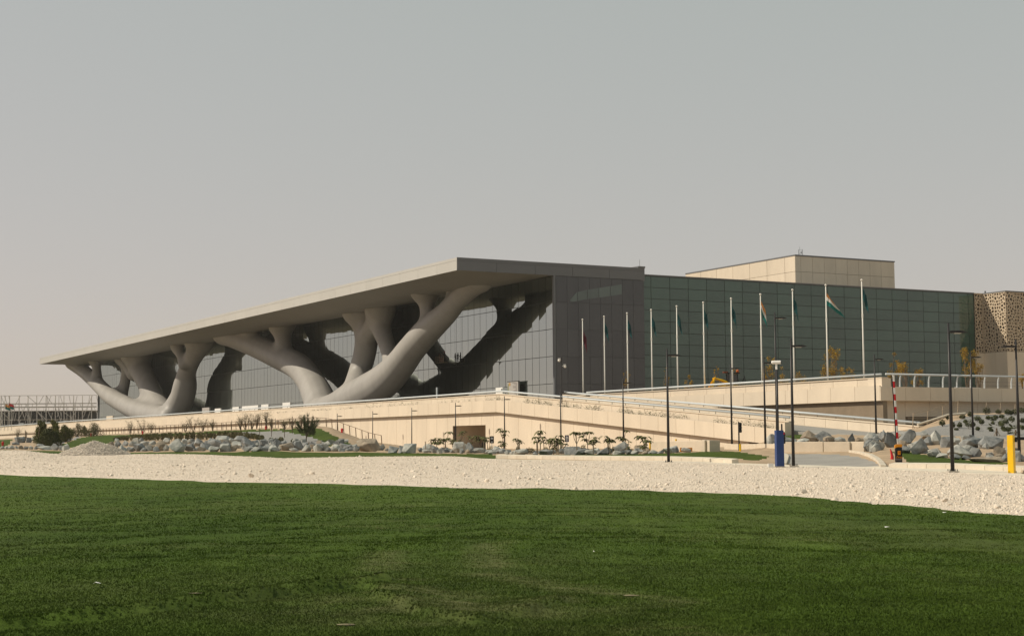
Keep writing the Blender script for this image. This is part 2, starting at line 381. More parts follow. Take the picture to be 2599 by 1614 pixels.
Rs = .016 + .024 * rng.random(NS) ** 2 + .07 * (rng.random(NS) ** 110) * (1.6 - gj / nrow)
vv, ff = stones_mesh(P, Rs * (1 + .004 * P[:, 1]), 3)
tag(np_mesh('gravel_stones', vv, ff, M_STONES), 'loose pale limestone gravel spread beyond the lawn', 'gravel', kind='stuff')

# terrain behind the gravel: rows of (pixel y, depth) or plan lines
T1 = table([(-400, 1136, 152), (0, 1141, 150), (300, 1148, 148), (700, 1145.5, 140), (1000, 1149, 136), (1200, 1152, 131), (1400, 1154.5, 124), (1580, 1153, 122), (1680, 1151, 116), (1760, 1148, 112), (1860, 1146, 114), (2000, 1150, 110), (2190, 1147.5, 107), (2233, 1145, 102), (2315, 1150, 97), (2397, 1161, 90), (2544, 1174, 84), (2850, 1195, 76)])
def berm_z(a):
    return float(np.interp(a, [-60, -41, -37, -25, -20, 0, 120, 400], [1.1, 1.55, 1.95, 3.85, 4.05, 4.0, 3.95, 3.4]))
def nline(x, n):                      # point of the plan line n = const seen at pixel column x
    a, _ = rn(x, 1100, n); return a
T2 = table([(1760, 125, 1.05), (1900, 120, 1.05), (1960, 117, 1.35), (2000, 117, 1.5), (2240, 118, 1.7), (2420, 120, 1.85), (2850, 114, 1.6)])
T3 = table([(1760, 135, 1.0), (1900, 135, 1.15), (2003, 138, 2.0), (2240, 138, 2.12), (2330, 132, 2.24), (2480, 128, 2.0), (2850, 124, 1.75)])
T4 = table([(1760, 166, 1.0), (1900, 157, 1.3), (2003, 153.5, 2.33), (2240, 150, 2.45), (2330, 150, 2.95), (2360, 152, 3.4), (2420, 155, 4.25), (2470, 157, 4.4), (2850, 165, 4.6)])
def colpts(x):
    y, D = C_G(x); p = [at(x, y, D)]
    y, D = T1(x); p.append(at(x, y, D))
    u = (x - 1299.5) / FPX
    if x < 1760:
        for n, zf in ((47, berm_z), (41, lambda a: 1.0 + max(0, (berm_z(a) - 1.1)) * .35), (23.1, lambda a: 1.0)):
            a = nline(x, n); p.append(B(a, n, zf(a)))
        p.append(p[-1] + Vector((0, 6, 0)))
    else:
        for T in (T2, T3, T4):
            D, z = T(x); p.append(Vector((u * D, D, z)))
        q = p[-1].copy(); q += Vector((u * 30, 30, .1)); p.append(q)
    return p
SUB = [14, 16, 8, 12, 3]
xt = list(np.arange(-340, 2800, 6.0)); TV = []
for x in xt:
    p = colpts(x)
    for b_ in range(5):
        for k in range(SUB[b_]):
            t = k / SUB[b_]; q = p[b_].lerp(p[b_ + 1], t)
            q.z += (.07 * fbm(q.x * .3, q.y * .3, 9) + .03 * fbm(q.x, q.y, 2)) * (0 if b_ == 0 and k == 0 else 1) * (.4 if b_ == 0 else 1)
            TV.append(q)
    TV.append(p[5])
nt_ = sum(SUB) + 1
TF = []
for i in range(len(xt) - 1):
    for j in range(nt_ - 1):
        a = i * nt_ + j; TF.append((a, a + nt_, a + nt_ + 1, a + 1))
TB = BVHTree.FromPolygons(TV, TF)
def ground(x, y):                     # terrain point seen at a pixel
    h = TB.ray_cast(C0, ray(x, y).normalized())[0]
    return h
def gz(X_, Y2):
    h = TB.ray_cast(Vector((X_, Y2, 60)), Vector((0, 0, -1)))[0]
    return h.z if h else 0.5
def inpoly(x, y, P):
    c = False; j = len(P) - 1
    for i in range(len(P)):
        if (P[i][1] > y) != (P[j][1] > y) and x < (P[j][0] - P[i][0]) * (y - P[i][1]) / (P[j][1] - P[i][1]) + P[i][0]: c = not c
        j = i
    return c
def cr_(ox, oy, s, pts): return [(ox + a * s, oy + b * s) for a, b in pts]
def inset(x, y, P): return inpoly(x, y, P)
Z_G = [[(0, 1116), (31, 1115.5), (22, 1129), (0, 1138), (-300, 1140), (-300, 1117)],
       cr_(0, 1050, .16427, [(900, 500), (1020, 450), (1200, 380), (1400, 340), (1800, 325), (2435, 308), (2435, 338), (1900, 350), (1780, 420), (1650, 480), (1400, 500), (1000, 520)]),
       cr_(300, 1040, .16427, [(0, 385), (600, 372), (1200, 345), (1500, 325), (2170, 308), (2435, 308), (2435, 330), (2170, 330), (1500, 370), (600, 410), (0, 420)]),
       cr_(650, 1040, .16427, [(0, 312), (450, 296), (900, 285), (1010, 300), (1150, 365), (1300, 440), (1500, 548), (1300, 545), (1000, 560), (1060, 500), (900, 430), (700, 390), (450, 335), (200, 325), (0, 322)]),
       [(1480, 1153.5), (1600, 1152), (1740, 1149), (1790, 1145.5), (1830, 1144), (1880, 1147), (1905, 1151), (1950, 1158), (1948, 1162), (1918, 1169.5), (1880, 1165), (1800, 1162), (1600, 1160), (1400, 1157.5), (1300, 1157), (1240, 1166), (1200, 1160), (1250, 1155)],
       [(1985, 1114), (1995, 1103), (2037, 1100), (2038, 1113)],
       cr_(2200, 1000, .16386, [(250, 880), (700, 905), (1200, 975), (2100, 1055), (2300, 1060), (2100, 1085), (1350, 1100), (1000, 1130), (610, 1165), (632, 1080), (600, 1010), (400, 900)])]
Z_P = [cr_(300, 1040, .16427, [(1850, 345), (2170, 328), (2435, 325), (2435, 520), (2100, 430), (1900, 380)]),
       cr_(650, 1040, .16427, [(0, 322), (200, 325), (450, 335), (700, 390), (900, 430), (1060, 500), (1000, 560), (700, 600), (300, 600), (0, 560)]),
       cr_(0, 1050, .16427, [(850, 430), (1270, 345), (1220, 372), (1000, 450), (900, 480)]),
       cr_(2200, 1000, .16386, [(780, 612), (960, 520), (1200, 480), (1500, 370), (1600, 320), (2600, 290), (2600, 720), (1700, 665), (1200, 640), (860, 640)])]
Z_R = [cr_(1750, 1040, .20534, [(1120, 552), (1290, 540), (1600, 545), (1900, 555), (2100, 585), (2300, 645), (2390, 720), (2420, 745), (1400, 720), (1260, 700), (1215, 655), (1228, 592)]),
       [(2004, 1078), (2340, 1096), (2335, 1106), (2240, 1106), (2040, 1099), (2004, 1098)]]
sets = {'bank_lawn': [], 'pebble_bed': [], 'road': [], 'sand_ground': []}
for fc in TF:
    c = (TV[fc[0]] + TV[fc[1]] + TV[fc[2]] + TV[fc[3]]) / 4; x, y = proj(c)
    x += 1.5 * fbm(c.x, c.y, 3); y += .5 * fbm(c.x, c.y, 8)
    y0 = C_G(x)[0]; y1 = T1(x)[0]
    if x < 1252 and y > y1 - .3: k = 'bank_lawn'
    elif any(inpoly(x, y, P_) for P_ in Z_R): k = 'road'
    elif any(inpoly(x, y, P_) for P_ in Z_G): k = 'bank_lawn'
    elif any(inpoly(x, y, P_) for P_ in Z_P): k = 'pebble_bed'
    else: k = 'sand_ground'
    sets[k].append(fc)
TM = {'bank_lawn': M_LAWN2, 'pebble_bed': M_PEB, 'road': M_ROAD, 'sand_ground': M_SAND}
TVa = np.array([tuple(q) for q in TV])
for k, fs in sets.items():
    fa = np.array(fs); us, inv = np.unique(fa, return_inverse=True)
    tag(np_mesh(k, TVa[us], inv.reshape(fa.shape), TM[k], smooth=True), kind='structure')
# concrete strip between gravel and kerbs
mb = MB(); sx = list(np.arange(960, 2830, 20.0)); o_ = []
for x in sx:
    y, D = C_G(x); th = float(np.interp(x, [960, 1200, 1850, 1950, 2240, 2600, 2850], [.5, 1.2, 2.2, 3.2, 3.0, 4.2, 4.5]))
    p = at(x, y, D - .7); q = at(x, y - .1, D + th); p.z += .02; q.z = max(q.z, gz(q.x, q.y)) + .025; o_ += [p, q]
mb.add(o_, [(2 * i, 2 * i + 2, 2 * i + 3, 2 * i + 1) for i in range(len(sx) - 1)])
tag(mb.build('pavement', M_KERB), kind='structure')
# ------------------------------------------------------------------ the convention hall
HALL = thing('convention_hall', 'long exhibition hall with mirrored glass front and deep overhanging flat roof', 'building', B(0, 0, 7.5))
Z0, ZS, ZT, NC, AE = 7.4, 27.55, 29.45, 16.65, 291.0
TR = [Z0, 10.82, 15.03, 19.24, 23.44, 27.45]
def pane_mesh(name, wd, ht, th=.05):
    mb = MB(); mb.box((0, 0, 0), wd, th, ht)
    me = bpy.data.meshes.new(name); me.from_pydata(mb.v, [], mb.f); me.update(); return me
YF = math.atan2(dL.y, dL.x)      # local x along dL
def pane(name, me, m, a, n, z, parent, ax='a', jit=.0):
    if not me.materials: me.materials.append(m)
    P = B(a, n, z); ob = bpy.data.objects.new(name, me); COL.objects.link(ob); ob.parent = parent
    ob.location = P - WL[parent.name]; ob.rotation_mode = 'ZYX'
    yaw = YF if ax == 'a' else math.atan2(dR.y, dR.x)
    ob.rotation_euler = (random.gauss(0, jit), 0, yaw + random.gauss(0, jit)); WL[ob.name] = P
    return ob
MW = rn(1159.7, 900, 0)[0] / 15
mb = MB(); mb.bpan(.05, 283.5, -.6, -.03, Z0, 27.5)
FRONT = mb.build('front_glazing', M_FRAME, HALL)
ncol = int(283.4 / MW); meshes = [pane_mesh('pane', MW - .09, TR[i + 1] - TR[i] - .09) for i in range(5)]
NI = 60
for c in range(NI):
    for i in range(5):
        pane('pane', meshes[i], M_FGLASS, .07 + (c + .5) * MW, .02, (TR[i] + TR[i + 1]) / 2, FRONT, jit=.006)
mb = MB()
for c in range(NI, ncol):
    for i in range(5):
        a0 = .07 + c * MW + .05; a1 = a0 + MW - .1; j = [random.gauss(0, .007) for _ in range(4)]
        mb.add([B(a0, .03 + j[0], TR[i] + .05), B(a1, .03 + j[1], TR[i] + .05), B(a1, .03 + j[1] + j[2], TR[i + 1] - .05), B(a0, .03 + j[0] + j[2], TR[i + 1] - .05)], [(0, 1, 2, 3)])
tag(mb.build('pane_field', M_FGLASS, FRONT), kind='stuff')
# side glazing (smoked) and green glazing share the side face
mb = MB(); mb.bpan(0, .5, -16.7, -.25, Z0, ZS)
SIDE = mb.build('side_glazing', M_FRAME, HALL)
sm = [pane_mesh('pane', 16.3 / 8 - .04, TR[i + 1] - TR[i] - .05) for i in range(5)]
for c in range(8):
    for i in range(5):
        pane('pane', sm[i], M_SGLASS, -.04, -.35 - (c + .5) * 16.3 / 8, (TR[i] + TR[i + 1]) / 2, SIDE, 'n', .0012)
MB().bpan(-.1, .3, -.3, .06, Z0, ZS).build('corner_post', M_SIDEF, HALL)
M_PATCH = mat('bright_patch_glass', (.085, .115, .10), .05, .1, .3, spec=.5, ior=1.6, rnd=.12)  # bright patch on the smoked glass, painted in as paler panes laid over it
cl = [(1447, 760.5, 766), (1465.5, 741, 764), (1491, 735.5, 759), (1520, 731, 755.5), (1549, 726.5, 751.5), (1579, 721.5, 747)]
for i in range(5):
    q = [ra(cl[i][0] + .6, cl[i][1], -.1), ra(cl[i + 1][0] - .8, cl[i + 1][1], -.1), ra(cl[i + 1][0] - .8, cl[i + 1][2], -.1), ra(cl[i][0] + .6, cl[i][2], -.1)]
    MB().add([B(-.10, n_, z_) for n_, z_ in q] + [B(-.07, n_, z_) for n_, z_ in q], [(3, 2, 1, 0), (4, 5, 6, 7), (0, 1, 5, 4), (1, 2, 6, 5), (2, 3, 7, 6), (3, 0, 4, 7)]).build('bright_patch_pane', M_PATCH, SIDE)
GN0, GN1, GZT = -17.3, -89.3, 28.5
mb = MB(); mb.bpan(.85, 30, GN1, GN0 + .6, Z0, GZT - .1)
GREEN = mb.build('green_glazing', mat('green_mullion', (.028, .038, .033), .5, .1, 1), HALL)
gw, gh = 3.648, 1.819; zt = 28.34; gnodes = [-16.9] + [-18.6 - k * gw for k in range(20)]
gm = pane_mesh('pane', gw - .09, gh - .085)
zr = [zt - k * gh for k in range(12)]
for k in range(len(gnodes)):
    n0 = gnodes[k]; n1 = gnodes[k + 1] if k + 1 < len(gnodes) else GN1
    if k == 0: n0 = -17.0
    wd = n0 - n1 - .09
    me = gm if abs(wd - (gw - .09)) < .01 else pane_mesh('pane', wd, gh - .085)
    for r_ in range(11):
        pane('pane', me, M_GGLASS, .82, (n0 + n1) / 2, zr[r_] - gh / 2, GREEN, 'n', .0012)
MB().bpan(.62, 31, GN1 - .1, GN0 + .3, GZT - .12, GZT + .08).build('roof_edge', M_SIDEF, HALL)
# canopy roof: soffit with a swelling under the branches, fascia panels
prof = [(NC, ZS), (14.5, ZS - .05), (12.5, ZS - .35), (10.5, ZS - .95), (9, ZS - 1.25), (6, ZS - 1.3), (4, ZS - 1.0), (2, ZS - .45), (0, ZS - .1), (-1, ZS - .05)]
arow = [0.02, 1.5, 4, 8, 14] + list(range(20, 272, 6)) + [274, 279, 283, 286, 288.5, AE]
def soff(n, z, a):
    e = min(1, max(0, a) / 10.0); e2 = min(1, max(0, (AE - a - 2)) / 12.0); k = (e * e * (3 - 2 * e)) * (e2 * e2 * (3 - 2 * e2))
    w_ = .8 + .2 * math.sin(a * .09 + 1)
    return ZS - (ZS - z) * k * w_
mb = MB()
for a in arow:
    for n, z in prof: mb.v.append(B(a, n, soff(n, z, a)))
npz = len(prof)
for i in range(len(arow) - 1):
    for j in range(npz - 1): mb.f.append((i * npz + j, i * npz + j + 1, (i + 1) * npz + j + 1, (i + 1) * npz + j))
mb.build('soffit', M_SOFFIT, HALL, smooth=True)
MB().bpan(.03, AE - .03, -16.7, NC - .04, ZS + .05, ZT - .08).build('roof_slab', M_SIDEF, HALL)
MB().bpan(-.02, .03 + 44, -16.8, -16.2, ZS - .2, ZT - .1).build('roof_return', M_SIDEF, HALL)
fw = 6.8; fn = int(AE / fw)
for k in range(fn + 1):
    a0 = k * fw + .02; a1 = min(AE, (k + 1) * fw - .02)
    if a1 - a0 > .3:
        MB().bpan(a0, a1, NC - .03, NC + .05, ZS - .02, ZT - .45).build('fascia_panel', M_FASCIA, HALL)
MB().bpan(-.04, AE, NC - .03, NC + .06, ZT - .42, ZT).build('roof_trim', M_FASCIA, HALL)
for k in range(5):
    n0 = NC + .02 - k * 6.72; n1 = n0 - 6.72 + .05
    MB().bpan(-.06, .05, max(n1, -16.85), n0, ZS - .02, ZT - .47).build('fascia_panel', M_SIDEF, HALL)
MB().bpan(-.07, .05, -16.85, NC + .05, ZT - .43, ZT + .02).build('roof_trim', M_SIDEF, HALL)
MB().bpan(-.12, 6, -16.95, -15.6, ZT + .02, ZT + .28).build('roof_upstand', M_SIDEF, HALL)
mb = MB(); mb.bar(B(.5, -16.3, ZT), B(.5, -16.3, ZT + 1.4), .03); mb.build('lightning_rod', M_DARKM, HALL)
# hall ends behind the canopy
MB().bpan(283.6, 284.2, -46, .1, Z0, ZS).build('end_wall', M_FRAME, HALL)
# ------------------------------------------------------------------ stone block on the roof
bn, bz = ra(2018, 648, 30); BN1 = -97.4; BA1 = 66.8
BOX = thing('roof_block', 'plain beige stone-clad block rising above the green glass wall', 'building', B(30, bn, 28.6))
MB().bpan(30.12, BA1, BN1, bn - .12, 28.6, bz - .05).build('core', M_STONE_J, BOX)
w1 = 2.55
zz = [28.7, 31.55, 34.62, bz - .1]
for i in range(1, 3):
    k = 0; n = bn
    edges = [bn, bn - 1.35] + [bn - 1.35 - q * 2.93 for q in range(1, 8)] + [BN1]
    for e in range(len(edges) - 1):
        MB().bpan(30, 30.14, edges[e + 1] + .03, edges[e] - .03, zz[i] + .03, zz[i + 1] - .03).build('panel', M_STONE, BOX)
    a = 30; ed = [30.0, 33.2] + [33.2 + q * 5.6 for q in range(1, 6)] + [BA1]
    for e in range(len(ed) - 1):
        MB().bpan(ed[e] + .04, ed[e + 1] - .04, bn - .14, bn + .02, zz[i] + .03, zz[i + 1] - .03).build('panel', M_STONE, BOX)
MB().bpan(29.9, BA1, BN1 - .1, bn + .1, bz - .08, bz + .14).build('coping', M_SIDEF, BOX)
mm = thing('roof_mast', 'small lattice mast with aerials on the beige roof block', 'mast', B(32, bn - 2.4, bz + .1))
mb = MB(); b0 = B(31.5, bn - 2.6, bz + .1)
for q in ((0, 0), (.7, 0), (0, .6), (.7, .6)): mb.bar(b0 + Vector((q[0] - .3, q[1], 0)), b0 + Vector((q[0] - .3, q[1], 1.35)), .03)
for z in (.5, .95, 1.3): mb.bar(b0 + Vector((-.3, 0, z)), b0 + Vector((.4, 0, z)), .025)
mb.bar(b0 + Vector((-.3, 0, .5)), b0 + Vector((.4, 0, .95)), .02); mb.build('frame', M_DARKM, mm)
mb = MB(); mb.bar(b0 + Vector((-.15, 0, 1.2)), b0 + Vector((-.15, 0, 1.9)), .025); mb.sphere(b0 + Vector((.1, -.1, .7)), .12); mb.build('aerial', M_DARKM, mm)
# ------------------------------------------------------------------ pierced stone screens
SCR = thing('pierced_stone_block', 'beige stone block with pierced lattice screens beside the green glass', 'building', B(0, -91, 7.5))
def clip(poly, nx, ny, c):
    o2 = []
    for i in range(len(poly)):
        p, q = poly[i], poly[(i + 1) % len(poly)]; dp = p[0] * nx + p[1] * ny - c; dq = q[0] * nx + q[1] * ny - c
        if dp <= 0: o2.append(p)
        if (dp < 0 < dq) or (dq < 0 < dp):
            t = dp / (dp - dq); o2.append((p[0] + (q[0] - p[0]) * t, p[1] + (q[1] - p[1]) * t))
    return o2
def lattice(W_, H_, cell, seed, bar=.07, depth=.22):
    r = random.Random(seed); nx, ny = max(2, int(W_ / cell)), int(H_ / cell)
    pts = [((i + .5 + r.uniform(-.46, .46)) * W_ / nx, (j + .5 + r.uniform(-.46, .46)) * H_ / ny) for i in range(nx) for j in range(ny)]
    vs, fs = [], []
    for k, (px, py) in enumerate(pts):
        poly = [(0, 0), (W_, 0), (W_, H_), (0, H_)]
        for q, (qx, qy) in enumerate(pts):
            if q != k and abs(qx - px) < 3.2 * cell and abs(qy - py) < 3.2 * cell:
                ax, ay = qx - px, qy - py; poly = clip(poly, ax, ay, (qx * qx + qy * qy - px * px - py * py) / 2)
                if len(poly) < 3: break
        if len(poly) < 3: continue
        inn = poly; ar = list(poly)
        for i in range(len(ar)):
            p, q = ar[i], ar[(i + 1) % len(ar)]; ex, ey = q[0] - p[0], q[1] - p[1]; l = math.hypot(ex, ey)
            if l < 1e-5: continue
            nx_, ny_ = ey / l, -ex / l; inn = clip(inn, nx_, ny_, nx_ * p[0] + ny_ * p[1] - bar * r.uniform(.8, 1.25))
            if len(inn) < 3: break
        o2 = len(vs); m_ = len(poly)
        if len(inn) < 3:
            vs += [(x, 0, y) for x, y in poly]; fs.append(tuple(range(o2, o2 + m_))); continue
        cx, cy = sum(p[0] for p in inn) / len(inn), sum(p[1] for p in inn) / len(inn)
        hit = []
        for (x, y) in poly:                       # hole rim sampled towards each cell corner
            best = 1.0
            for i in range(len(inn)):
                p, q = inn[i], inn[(i + 1) % len(inn)]; dx, dy = x - cx, y - cy; ex, ey = q[0] - p[0], q[1] - p[1]
                den = dx * ey - dy * ex
                if abs(den) < 1e-9: continue
                t = ((p[0] - cx) * ey - (p[1] - cy) * ex) / den; s_ = ((p[0] - cx) * dy - (p[1] - cy) * dx) / den
                if t > 0 and -.001 <= s_ <= 1.001: best = min(best, t)
            hit.append((cx + (x - cx) * best * .96, cy + (y - cy) * best * .96))
        vs += [(x, 0, y) for x, y in poly] + [(x, 0, y) for x, y in hit] + [(x, depth, y) for x, y in hit]
        for i in range(m_):
            j = (i + 1) % m_; fs.append((o2 + i, o2 + j, o2 + m_ + j, o2 + m_ + i)); fs.append((o2 + m_ + i, o2 + m_ + j, o2 + 2 * m_ + j, o2 + 2 * m_ + i))
    return vs, fs
SZ0, SZ1, SA = 17.6, 28.35, -4.9
M_SCR = mat('lattice_stone', (.56, .46, .34), .85, .06, .5)
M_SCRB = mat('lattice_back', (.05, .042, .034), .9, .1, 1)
def screen(p0, dirv, inward, W_, seed, cell=.54):
    h2 = (SZ1 - SZ0) / 2
    for q in range(2):
        nx = max(1, round(W_ / 3.0))
        for i in range(nx):
            vs, fs = lattice(W_ / nx - .04, h2 - .05, cell, seed * 10 + i * 2 + q)
            m2 = MB(); o3 = p0 + dirv * (i * W_ / nx + .02) + Vector((0, 0, SZ0 + q * h2 + .02))
            m2.add([o3 + dirv * x + inward * y + Vector((0, 0, z)) for x, y, z in vs], fs)
            m2.build('screen_panel', M_SCR, SCR)
screen(B(.6, -89.35, 0), dR, dL, 2.0, 1); screen(B(.6, -91.35, 0), -dL, dR, .6 - SA, 2); screen(B(SA, -91.35, 0), dR, dL, 14.0, 3)
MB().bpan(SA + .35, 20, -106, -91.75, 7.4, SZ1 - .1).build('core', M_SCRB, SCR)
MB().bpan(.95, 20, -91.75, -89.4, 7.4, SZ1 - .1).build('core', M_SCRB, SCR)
MB().bpan(.5, 20, -91.4, -89.3, SZ1, SZ1 + .16).build('coping', M_SCR, SCR)
MB().bpan(SA - .08, 20, -106, -91.3, SZ1, SZ1 + .2).build('coping', M_SIDEF, SCR)
for k in range(5):
    MB().bpan(SA - .02, SA + .3, -91.35 - (k + 1) * 2.85 + .02, -91.35 - k * 2.85 - .02, 7.4, SZ0 - .04).build('wall_panel', M_STONE, SCR)
for k in range(2):
    MB().bpan(SA + .02 + k * 2.75, SA + 2.72 + k * 2.75, -91.7, -91.33, 7.4, SZ0 - .04).build('wall_panel', M_STONE, SCR)
MB().bpan(.55, .9, -91.33, -89.35, 7.4, SZ0 - .04).build('wall_panel', M_STONE, SCR)
mb = MB(); mb.bar(B(1.5, -93, SZ1 + .2), B(1.5, -93, SZ1 + .75), .13, 8); mb.build('vent_pipe', M_DARKM, SCR)
# ------------------------------------------------------------------ branching steel columns
def catmull(P, sub=6):
    o2 = []
    for i in range(len(P) - 1):
        p0, p1, p2, p3 = P[max(i - 1, 0)], P[i], P[i + 1], P[min(i + 2, len(P) - 1)]
        for k in range(sub):
            t = k / sub; o2.append([.5 * ((2 * b) + (-a + c) * t + (2 * a - 5 * b + 4 * c - d) * t * t + (-a + 3 * b - 3 * c + d) * t ** 3) for a, b, c, d in zip(p0, p1, p2, p3)])
    o2.append(P[-1]); return o2
def tree_column(name, limbs, label, vox):
    mb = MB(); INF = .85
    for L_ in limbs:
        pts = []
        for q in L_:
            x, y, r = q[:3]; n = q[3] if len(q) > 3 else 7.5
            a, z = rn(x, y, n); D = B(a, n, z).y; pts.append([*B(a, n, z), r * D / FPX])
        if pts[-1][2] > 23.5:                       # run on into the soffit with a flare
            e, d = pts[-1], pts[-2]; pts.append([e[0] + (e[0] - d[0]) * .5, e[1] + (e[1] - d[1]) * .5, max(e[2] + .8, ZS + .4), e[3] * 1.12])
        cc = catmull(pts); mb.tube([c[:3] for c in cc], [max(.3, c[3] * 1.06) + INF for c in cc], 14)
        for c in (cc[0], cc[-1]): mb.sphere(c[:3], max(.3, c[3] * 1.04) + INF, 12, 8)
    o2 = mb.build(name, M_TREE, smooth=True)
    def md(t, **k):
        m = o2.modifiers.new(t, t)
        for a_, v_ in k.items(): setattr(m, a_, v_)
    md('REMESH', mode='VOXEL', voxel_size=vox); md('SMOOTH', factor=.5, iterations=10); md('DISPLACE', strength=-INF, mid_level=0.0); md('REMESH', mode='VOXEL', voxel_size=vox * .9, use_smooth_shade=True); md('SMOOTH', factor=.5, iterations=8)
    dg_ = bpy.context.evaluated_depsgraph_get(); me = bpy.data.meshes.new_from_object(o2.evaluated_get(dg_)); o2.modifiers.clear(); o2.data = me
    bm = bmesh.new(); bm.from_mesh(me); bmesh.ops.bisect_plane(bm, geom=bm.verts[:] + bm.edges[:] + bm.faces[:], plane_co=(0, 0, ZS + .35 - o2.location.z), plane_no=(0, 0, 1), clear_outer=True); bm.to_mesh(me); bm.free()
    me.polygons.foreach_set('use_smooth', [True] * len(me.polygons))
    return tag(o2, label, 'column', 'branching columns under the canopy')
R1 = [[(800, 1046, 34), (848, 1034, 35), (890, 1016, 42), (932, 994, 43), (974, 968, 42), (1011, 931, 38), (1045, 886, 35), (1086, 839, 34), (1131, 797, 29), (1166, 757, 26), (1200, 724, 29), (1215, 710, 36)],
      [(822, 1048, 42, 6.5), (807, 1006, 39, 5.5), (788, 968, 34, 4.6), (757, 930, 33, 4), (708, 905, 31, 4), (655, 880, 29, 4.5), (615, 860, 31, 5.5), (588, 844, 36, 6)],
      [(600, 850, 26, 5), (625, 842, 26, 5)],
      [(740, 920, 24, 4), (726, 895, 20, 4), (720, 868, 19, 4), (717, 848, 24, 4), (716, 838, 32, 4)],
      [(905, 988, 34, 6), (912, 948, 28, 4), (924, 905, 28, 3.4), (930, 865, 29, 3.4), (926, 830, 30, 3.6), (918, 806, 38, 4), (916, 797, 46, 4)],
      [(998, 940, 24, 6), (990, 905, 20, 5), (980, 870, 21, 4.4), (968, 835, 25, 4.2), (962, 808, 30, 4.2), (964, 795, 38, 4.2)],
      [(1090, 815, 22), (1085, 790, 19), (1082, 770, 20), (1080, 756, 30), (1080, 748, 38)],
      [(1162, 765, 14), (1154, 745, 12), (1147, 731, 16)],
      [(934, 850, 25, 3.8), (952, 822, 26, 4), (958, 803, 32, 4)]]
R2 = [[(430, 1062, 30), (380, 1052, 28), (340, 1038, 24), (312, 1024, 22), (281, 1006, 20), (257, 984, 18), (236, 962, 18), (214, 943, 17), (200, 930, 19), (192, 921, 22)],
      [(244, 966, 13), (246, 948, 12), (245, 932, 11), (243, 920, 16), (243, 914, 20)],
      [(309, 1012, 15, 5), (312, 992, 14, 4), (318, 965, 13, 3.6), (320, 938, 12, 3.6), (312, 920, 13, 3.6), (307, 912, 16, 3.6)],
      [(420, 1058, 32, 5.5), (402, 1026, 25, 4.2), (386, 1000, 25, 3.4), (372, 968, 25, 3.2), (357, 940, 27, 3.4), (350, 920, 30, 3.6), (348, 908, 38, 3.8)],
      [(425, 1064, 32, 6.5), (446, 1040, 32, 5.5), (463, 1008, 30, 4.8), (470, 976, 29, 4.6), (474, 946, 23, 4.8), (486, 918, 21, 5), (497, 893, 25, 5), (505, 872, 34, 5), (507, 862, 40, 5)],
      [(462, 930, 10), (457, 905, 9), (453, 891, 14), (451, 882, 18)],
      [(340, 950, 18, 3.6), (325, 925, 16, 3.6), (318, 914, 20, 3.6)]]
tree_column('branching_column', R1, 'pale steel tree-shaped column nearer the stone ramp, right of the two', .30)
tree_column('branching_column', R2, 'pale steel tree-shaped column at the far left end of the canopy', .36)
# ------------------------------------------------------------------ plaza and terrace slabs
mb = MB(); mb.bpan(-24.9, 420, -.5, 22.4, 6.5, 7.45); tag(mb.build('plaza', mat('plaza_paving', (.095, .088, .075), .8, .08, .4)), kind='structure')
mb = MB(); mb.bpan(-78.2, .3, -118, 4.6, 6.4, 7.4); tag(mb.build('terrace', M_SAND), kind='structure')
mb = MB(); mb.bpan(-25, -78, 4.6, 13.5, .5, 1.6); tag(mb.build('service_yard', M_ROAD), kind='structure')
# ------------------------------------------------------------------ stone ramp wall along the plaza
AR, AEND = -24.94, -84.95
def zc1(a): return 8.26 if a >= AR else 8.26 - (AR - a) * (8.26 - 3.66) / (AR - AEND)
def wz(a):
    P_ = B(a, 23.2, 0); return gz(P_.x, P_.y) - .3
W1 = thing('ramp_wall', 'long cream stone wall with planter ledge rising to the plaza in front of the columns', 'wall', B(AR, 23, 1))
PW = 3.45
aa = [AEND + 1.2]
while aa[-1] < 150: aa.append(aa[-1] + PW)
brk = min(range(len(aa)), key=lambda i: abs(aa[i] - AR)); sh = AR - aa[brk]; aa = [a + sh for a in aa]; aa[0] = AEND + .05
DOOR = (rn(1149.5, 1100, 23.0)[0], rn(1233, 1100, 23.0)[0])      # recess in the lower wall
DZT = rn(1190, 1079.5, 23.0)[1]
def run(name, a0, a1, n0, n1, zb, zt, parent, m, kind=None):
    o2 = MB().bpan(a0, a1, n0, n1, zb(a0), zt(a0), zb(a1), zt(a1)).build(name, m, parent)
    if kind: o2['kind'] = kind
    return o2
core = MB()
d0, d1 = sorted(DOOR)
for s0, s1 in ((AEND, d0), (d1, AR), (AR, 420)) if d1 < AR else ((AEND, AR), (AR, d0), (d1, 420)):
    core.bpan(s0, s1, 22.45, 22.92, .2, zc1(s0) - .02, .2, zc1(s1) - .02)
core.bpan(d0, d1, 22.45, 22.92, DZT, zc1(d0) - .02, DZT, zc1(d1) - .02)
CORE1 = core.build('wall_core', M_STONE_J, W1)
g = .02
